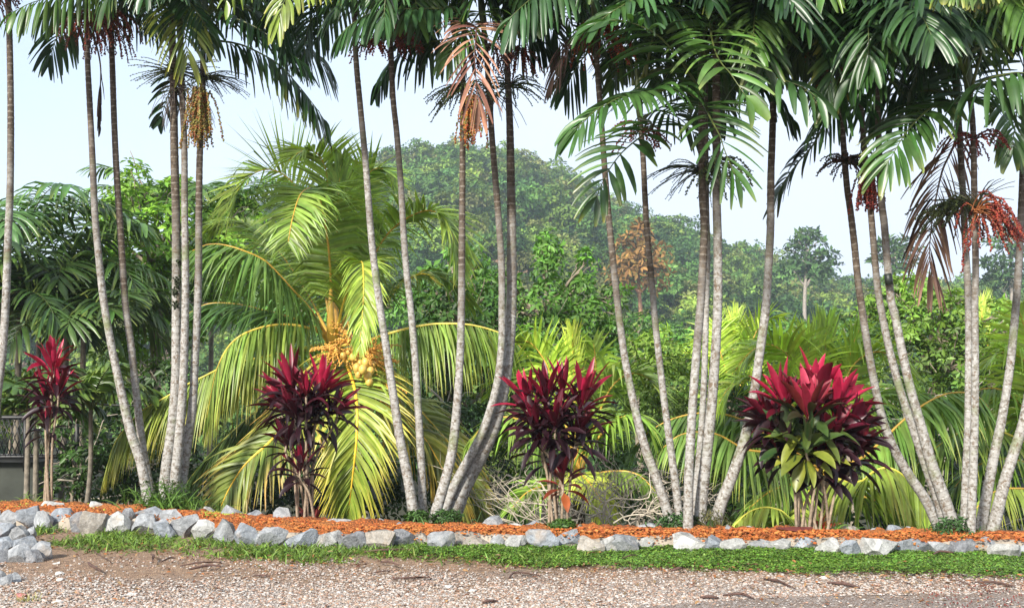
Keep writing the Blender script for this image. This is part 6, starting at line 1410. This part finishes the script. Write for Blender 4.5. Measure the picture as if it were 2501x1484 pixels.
# pebbles, clods
def pebbles(n, r, fn, lo, hi, cols, sub=ICO0):
    X, Y, Z = fn(n); n = len(X); m = MB(); nv = len(sub[0])
    s = np.exp(r.uniform(math.log(lo), math.log(hi), n))
    sc = s[:, None, None] * r.uniform(.6, 1.2, (n, 1, 3)) * np.array([1, 1, .55])
    v = sub[0][None] * sc * (1 + r.normal(0, .16, (n, nv, 1)))
    V = v + np.stack([X, Y, Z + s * .2], 1)[:, None]
    cc = np.array(cols)[r.integers(0, len(cols), n)] * r.uniform(.75, 1.2, (n, 1))
    m.add(V.reshape(-1, 3), (sub[1][None] + (np.arange(n) * nv)[:, None, None]).reshape(-1, 3), np.repeat(np.clip(cc, 0, 1), nv, 0)); return m
r = np.random.default_rng(63)
def on_gravel(n):
    py = 1484 - (1484 - 1350) * r.beta(.9, 1.4, n) + 6; px = r.uniform(-30, 2530, n)
    k = py > np.interp(px, LOWX, LOWY) - 8; px, py = px[k], py[k]
    k = (px < 1390) | (py < np.interp(px, [1390, 1500, 1860, 2100, 2501], [1500, 1484, 1456, 1449, 1446]) + 4) | (r.random(len(px)) < .06); px, py = px[k], py[k]
    g = np.array([G(a, b, 0) for a, b in zip(px, py)])
    dens = noise2(g[:, 0], g[:, 1] * 1.5, 45, 2.0) + np.interp(py, [1360, 1440], [-.3, .5]) + r.normal(0, .3, len(px)); g = g[dens > -.1]
    return g[:, 0], g[:, 1], np.full(len(g), .002)
PC = [(.40, .365, .33), (.36, .31, .27), (.36, .27, .20), (.24, .155, .11), (.44, .41, .38), (.25, .21, .185), (.34, .21, .15)]
m = pebbles(48000, r, on_gravel, .004, .013, PC, ICO0)
tag(m.build('gravel', M_PEB, None, False), 'pale crushed stone gravel scattered over the brown earth', 'gravel', None, 'stuff')
def on_bed(n):
    X = r.uniform(-6.2, 6.2, n); t = r.uniform(.03, .97, n); Y = front_y(X) * (1 - t) + back_y(X) * t
    return X, Y, bed_z(X, Y) + .012
m = pebbles(11000, r, on_bed, .004, .020, [(.38, .095, .016), (.42, .13, .025), (.30, .07, .012), (.44, .17, .04)], ICO0)
tag(m.build('soil_clods', M_PEB, None, False), 'crumbly orange clods on top of the planting bed', 'soil', None, 'stuff')
# a few big pale pebbles, each its own
for i, (x, y, s, lab) in enumerate([(145, 1402, .035, 'small pale stone on the gravel right of the rock pile'), (146, 1416, .026, 'small pale stone just in front of another one near the rock pile'), (137, 1377, .03, 'white pebble at the foot of the rock pile'), (322, 1453, .035, 'flat white stone on the gravel under the leaning trunk pair'), (1155, 1445, .03, 'pinkish stone lying on the gravel near the middle bottom'), (141, 1472, .032, 'flat pale stone near the bottom left corner'), (52, 1458, .04, 'small dark red stone near the lower left corner'), (1095, 1435, .028, 'grey pebble on the earth in the middle foreground'), (2010, 1412, .03, 'pale orange stone at the edge of the green strip')]):
    g = G(x, y, 0); col = (.30, .10, .08) if 'red' in lab else (.60, .57, .53)
    o = make_rock(3000 + i, (g[0], g[1], s * .25), (s * 2.2, s * 1.6, s * .9), col, 'stone'); tag(o, lab, 'stone', 'single stones on the gravel')
# fallen sticks and husks
ST = [(228, 1352, 262, 1372, 'dark bark strip lying beside the rock pile'), (215, 1378, 246, 1398, 'broken brown husk on the gravel below the rock pile corner'), (392, 1378, 428, 1368, 'short thick brown stick at the edge of the grass on the left'), (440, 1387, 540, 1378, 'long dark stick lying on the gravel left of the second cordyline'), (462, 1396, 540, 1388, 'second dark stick lying close to the long one'), (368, 1358, 372, 1374, 'small dark husk standing in the grass'), (620, 1404, 660, 1407, 'thin brown twig on the gravel left of centre'), (890, 1352, 1010, 1347, 'long reddish stick lying at the foot of the edging stones'), (900, 1400, 960, 1392, 'dark flat stick on the earth below the middle clump'), (960, 1412, 1050, 1408, 'long thin dark stick on the bare earth in the centre'), (930, 1378, 975, 1385, 'brown twig at the lower edge of the ground cover'), (1242, 1410, 1312, 1402, 'dark stick at the edge of the ground cover in the centre'), (1180, 1470, 1215, 1466, 'reddish brown husk lying near the bottom in the centre'), (1520, 1368, 1556, 1361, 'brown stick poking from the ground cover'), (1866, 1412, 1930, 1432, 'forked dark husk strip on the gravel right of centre'), (2020, 1422, 2100, 1434, 'long curved brown twig below the big cordyline'), (1710, 1458, 1755, 1459, 'black stick on the pale gravel at the edge of the asphalt'), (1765, 1452, 1840, 1459, 'long black twig on the edge of the asphalt'), (2320, 1416, 2370, 1428, 'dark twig below the right palm clump'), (2380, 1420, 2480, 1430, 'long reddish stick lying near the right edge'), (2400, 1444, 2440, 1447, 'short dark stick on the asphalt edge at right'), (1640, 1398, 1665, 1394, 'small dark red husk in the ground cover'), (2280, 1358, 2330, 1354, 'thin reddish twig resting against the edging stones at right')]
r = np.random.default_rng(64)
for i, (x0, y0, x1, y1, lab) in enumerate(ST):
    a, b = G(x0, y0, .012), G(x1, y1, .015)
    if y0 < 1400: a[2] += .02; b[2] += .02
    m = MB(); mid = (a + b) / 2 + np.array([r.normal(0, .02), r.normal(0, .03), .012])
    q, L = spline([a, mid, b], 16); wd = r.uniform(.003, .0075)
    tube(m, q, wd * (.5 + np.sin(np.linspace(.3, 2.9, 16))) * 1.1, 6, np.outer(r.uniform(.8, 1.2, 16), (.085, .045, .035)))
    if L > .3: q2, _ = spline([q[6], q[6] * .4 + q[15] * .6 + np.array([0, -.02, .01]), q[15] + np.array([.02, -.05, 0])], 8); tube(m, q2, .004, 5, np.array((.09, .05, .035)))
    tag(m.build('fallen_stick', M_TWIG), lab, 'stick', 'fallen sticks and husks on the ground')
# leaf litter
n = 1300; px = r.uniform(-10, 2520, n); py = np.interp(px, LOWX, LOWY) + r.normal(0, 14, n); far = r.random(n) < .3; py = np.where(far, r.uniform(1380, 1484, n), py)
c = np.array([G(a, b, 0) for a, b in zip(px, py)]); c[:, 2] = r.uniform(.008, .04, n)
az = r.uniform(0, 6.28, n); d0 = unit(np.stack([np.cos(az), np.sin(az), r.normal(0, .2, n)], 1)); wv = unit(np.stack([-np.sin(az), np.cos(az), r.normal(0, .4, n)], 1))
LC = np.array([(.30, .12, .045), (.16, .07, .04), (.10, .045, .03), (.34, .20, .09), (.22, .15, .08)])
m = MB(); blades(m, c, d0, wv, r.uniform(.015, .06, n), r.uniform(.006, .022, n), r.uniform(0, .4, n), LC[r.integers(0, 5, n)], [.3, 1, .9, .1], K=3, fold=.3)
tag(m.build('leaf_litter', M_DRY), 'brown and orange dead leaf bits scattered over grass and gravel', 'leaf litter', None, 'stuff')
# fallen red berries by the right corner
n = 120; px = r.uniform(2250, 2501, n); py = r.uniform(1425, 1484, n); c = np.array([G(a, b, .016) for a, b in zip(px, py)])
V = c[:, None] + ICO0[0][None] * .0055; m = MB(); m.add(V.reshape(-1, 3), (ICO0[1][None] + (np.arange(n) * 12)[:, None, None]).reshape(-1, 3), (.22, .03, .02))
tag(m.build('fallen_berries', M_BERRY), 'tiny fallen red berries scattered on the road at the lower right', 'berries', None, 'stuff')

# ------------------------------------------------------------------ humid air
hz = MB(); box(hz, (-520, -25, -16), (520, 470, 95), (.8, .8, .8))
ho = hz.build('haze', M_CONC, None, False); ho.data.materials.clear()
hm, ns, ls = new_mat('humid_air')
vp = ns.new('ShaderNodeVolumePrincipled'); vp.inputs['Color'].default_value = (.80, .90, 1.0, 1); vp.inputs['Density'].default_value = 0.0006
vp.inputs['Anisotropy'].default_value = 0.3
o = ns.new('ShaderNodeOutputMaterial'); ls.new(vp.outputs[0], o.inputs['Volume'])
ho.data.materials.append(hm); tag(ho, 'pale humid haze filling the air', 'haze', None, 'stuff')
SC.cycles.use_denoising = True
SC.cycles.max_bounces = 7
SC.cycles.diffuse_bounces = 3
SC.cycles.transmission_bounces = 3
SC.cycles.transparent_max_bounces = 4
SC.cycles.volume_bounces = 1
SC.cycles.sample_clamp_indirect = 6
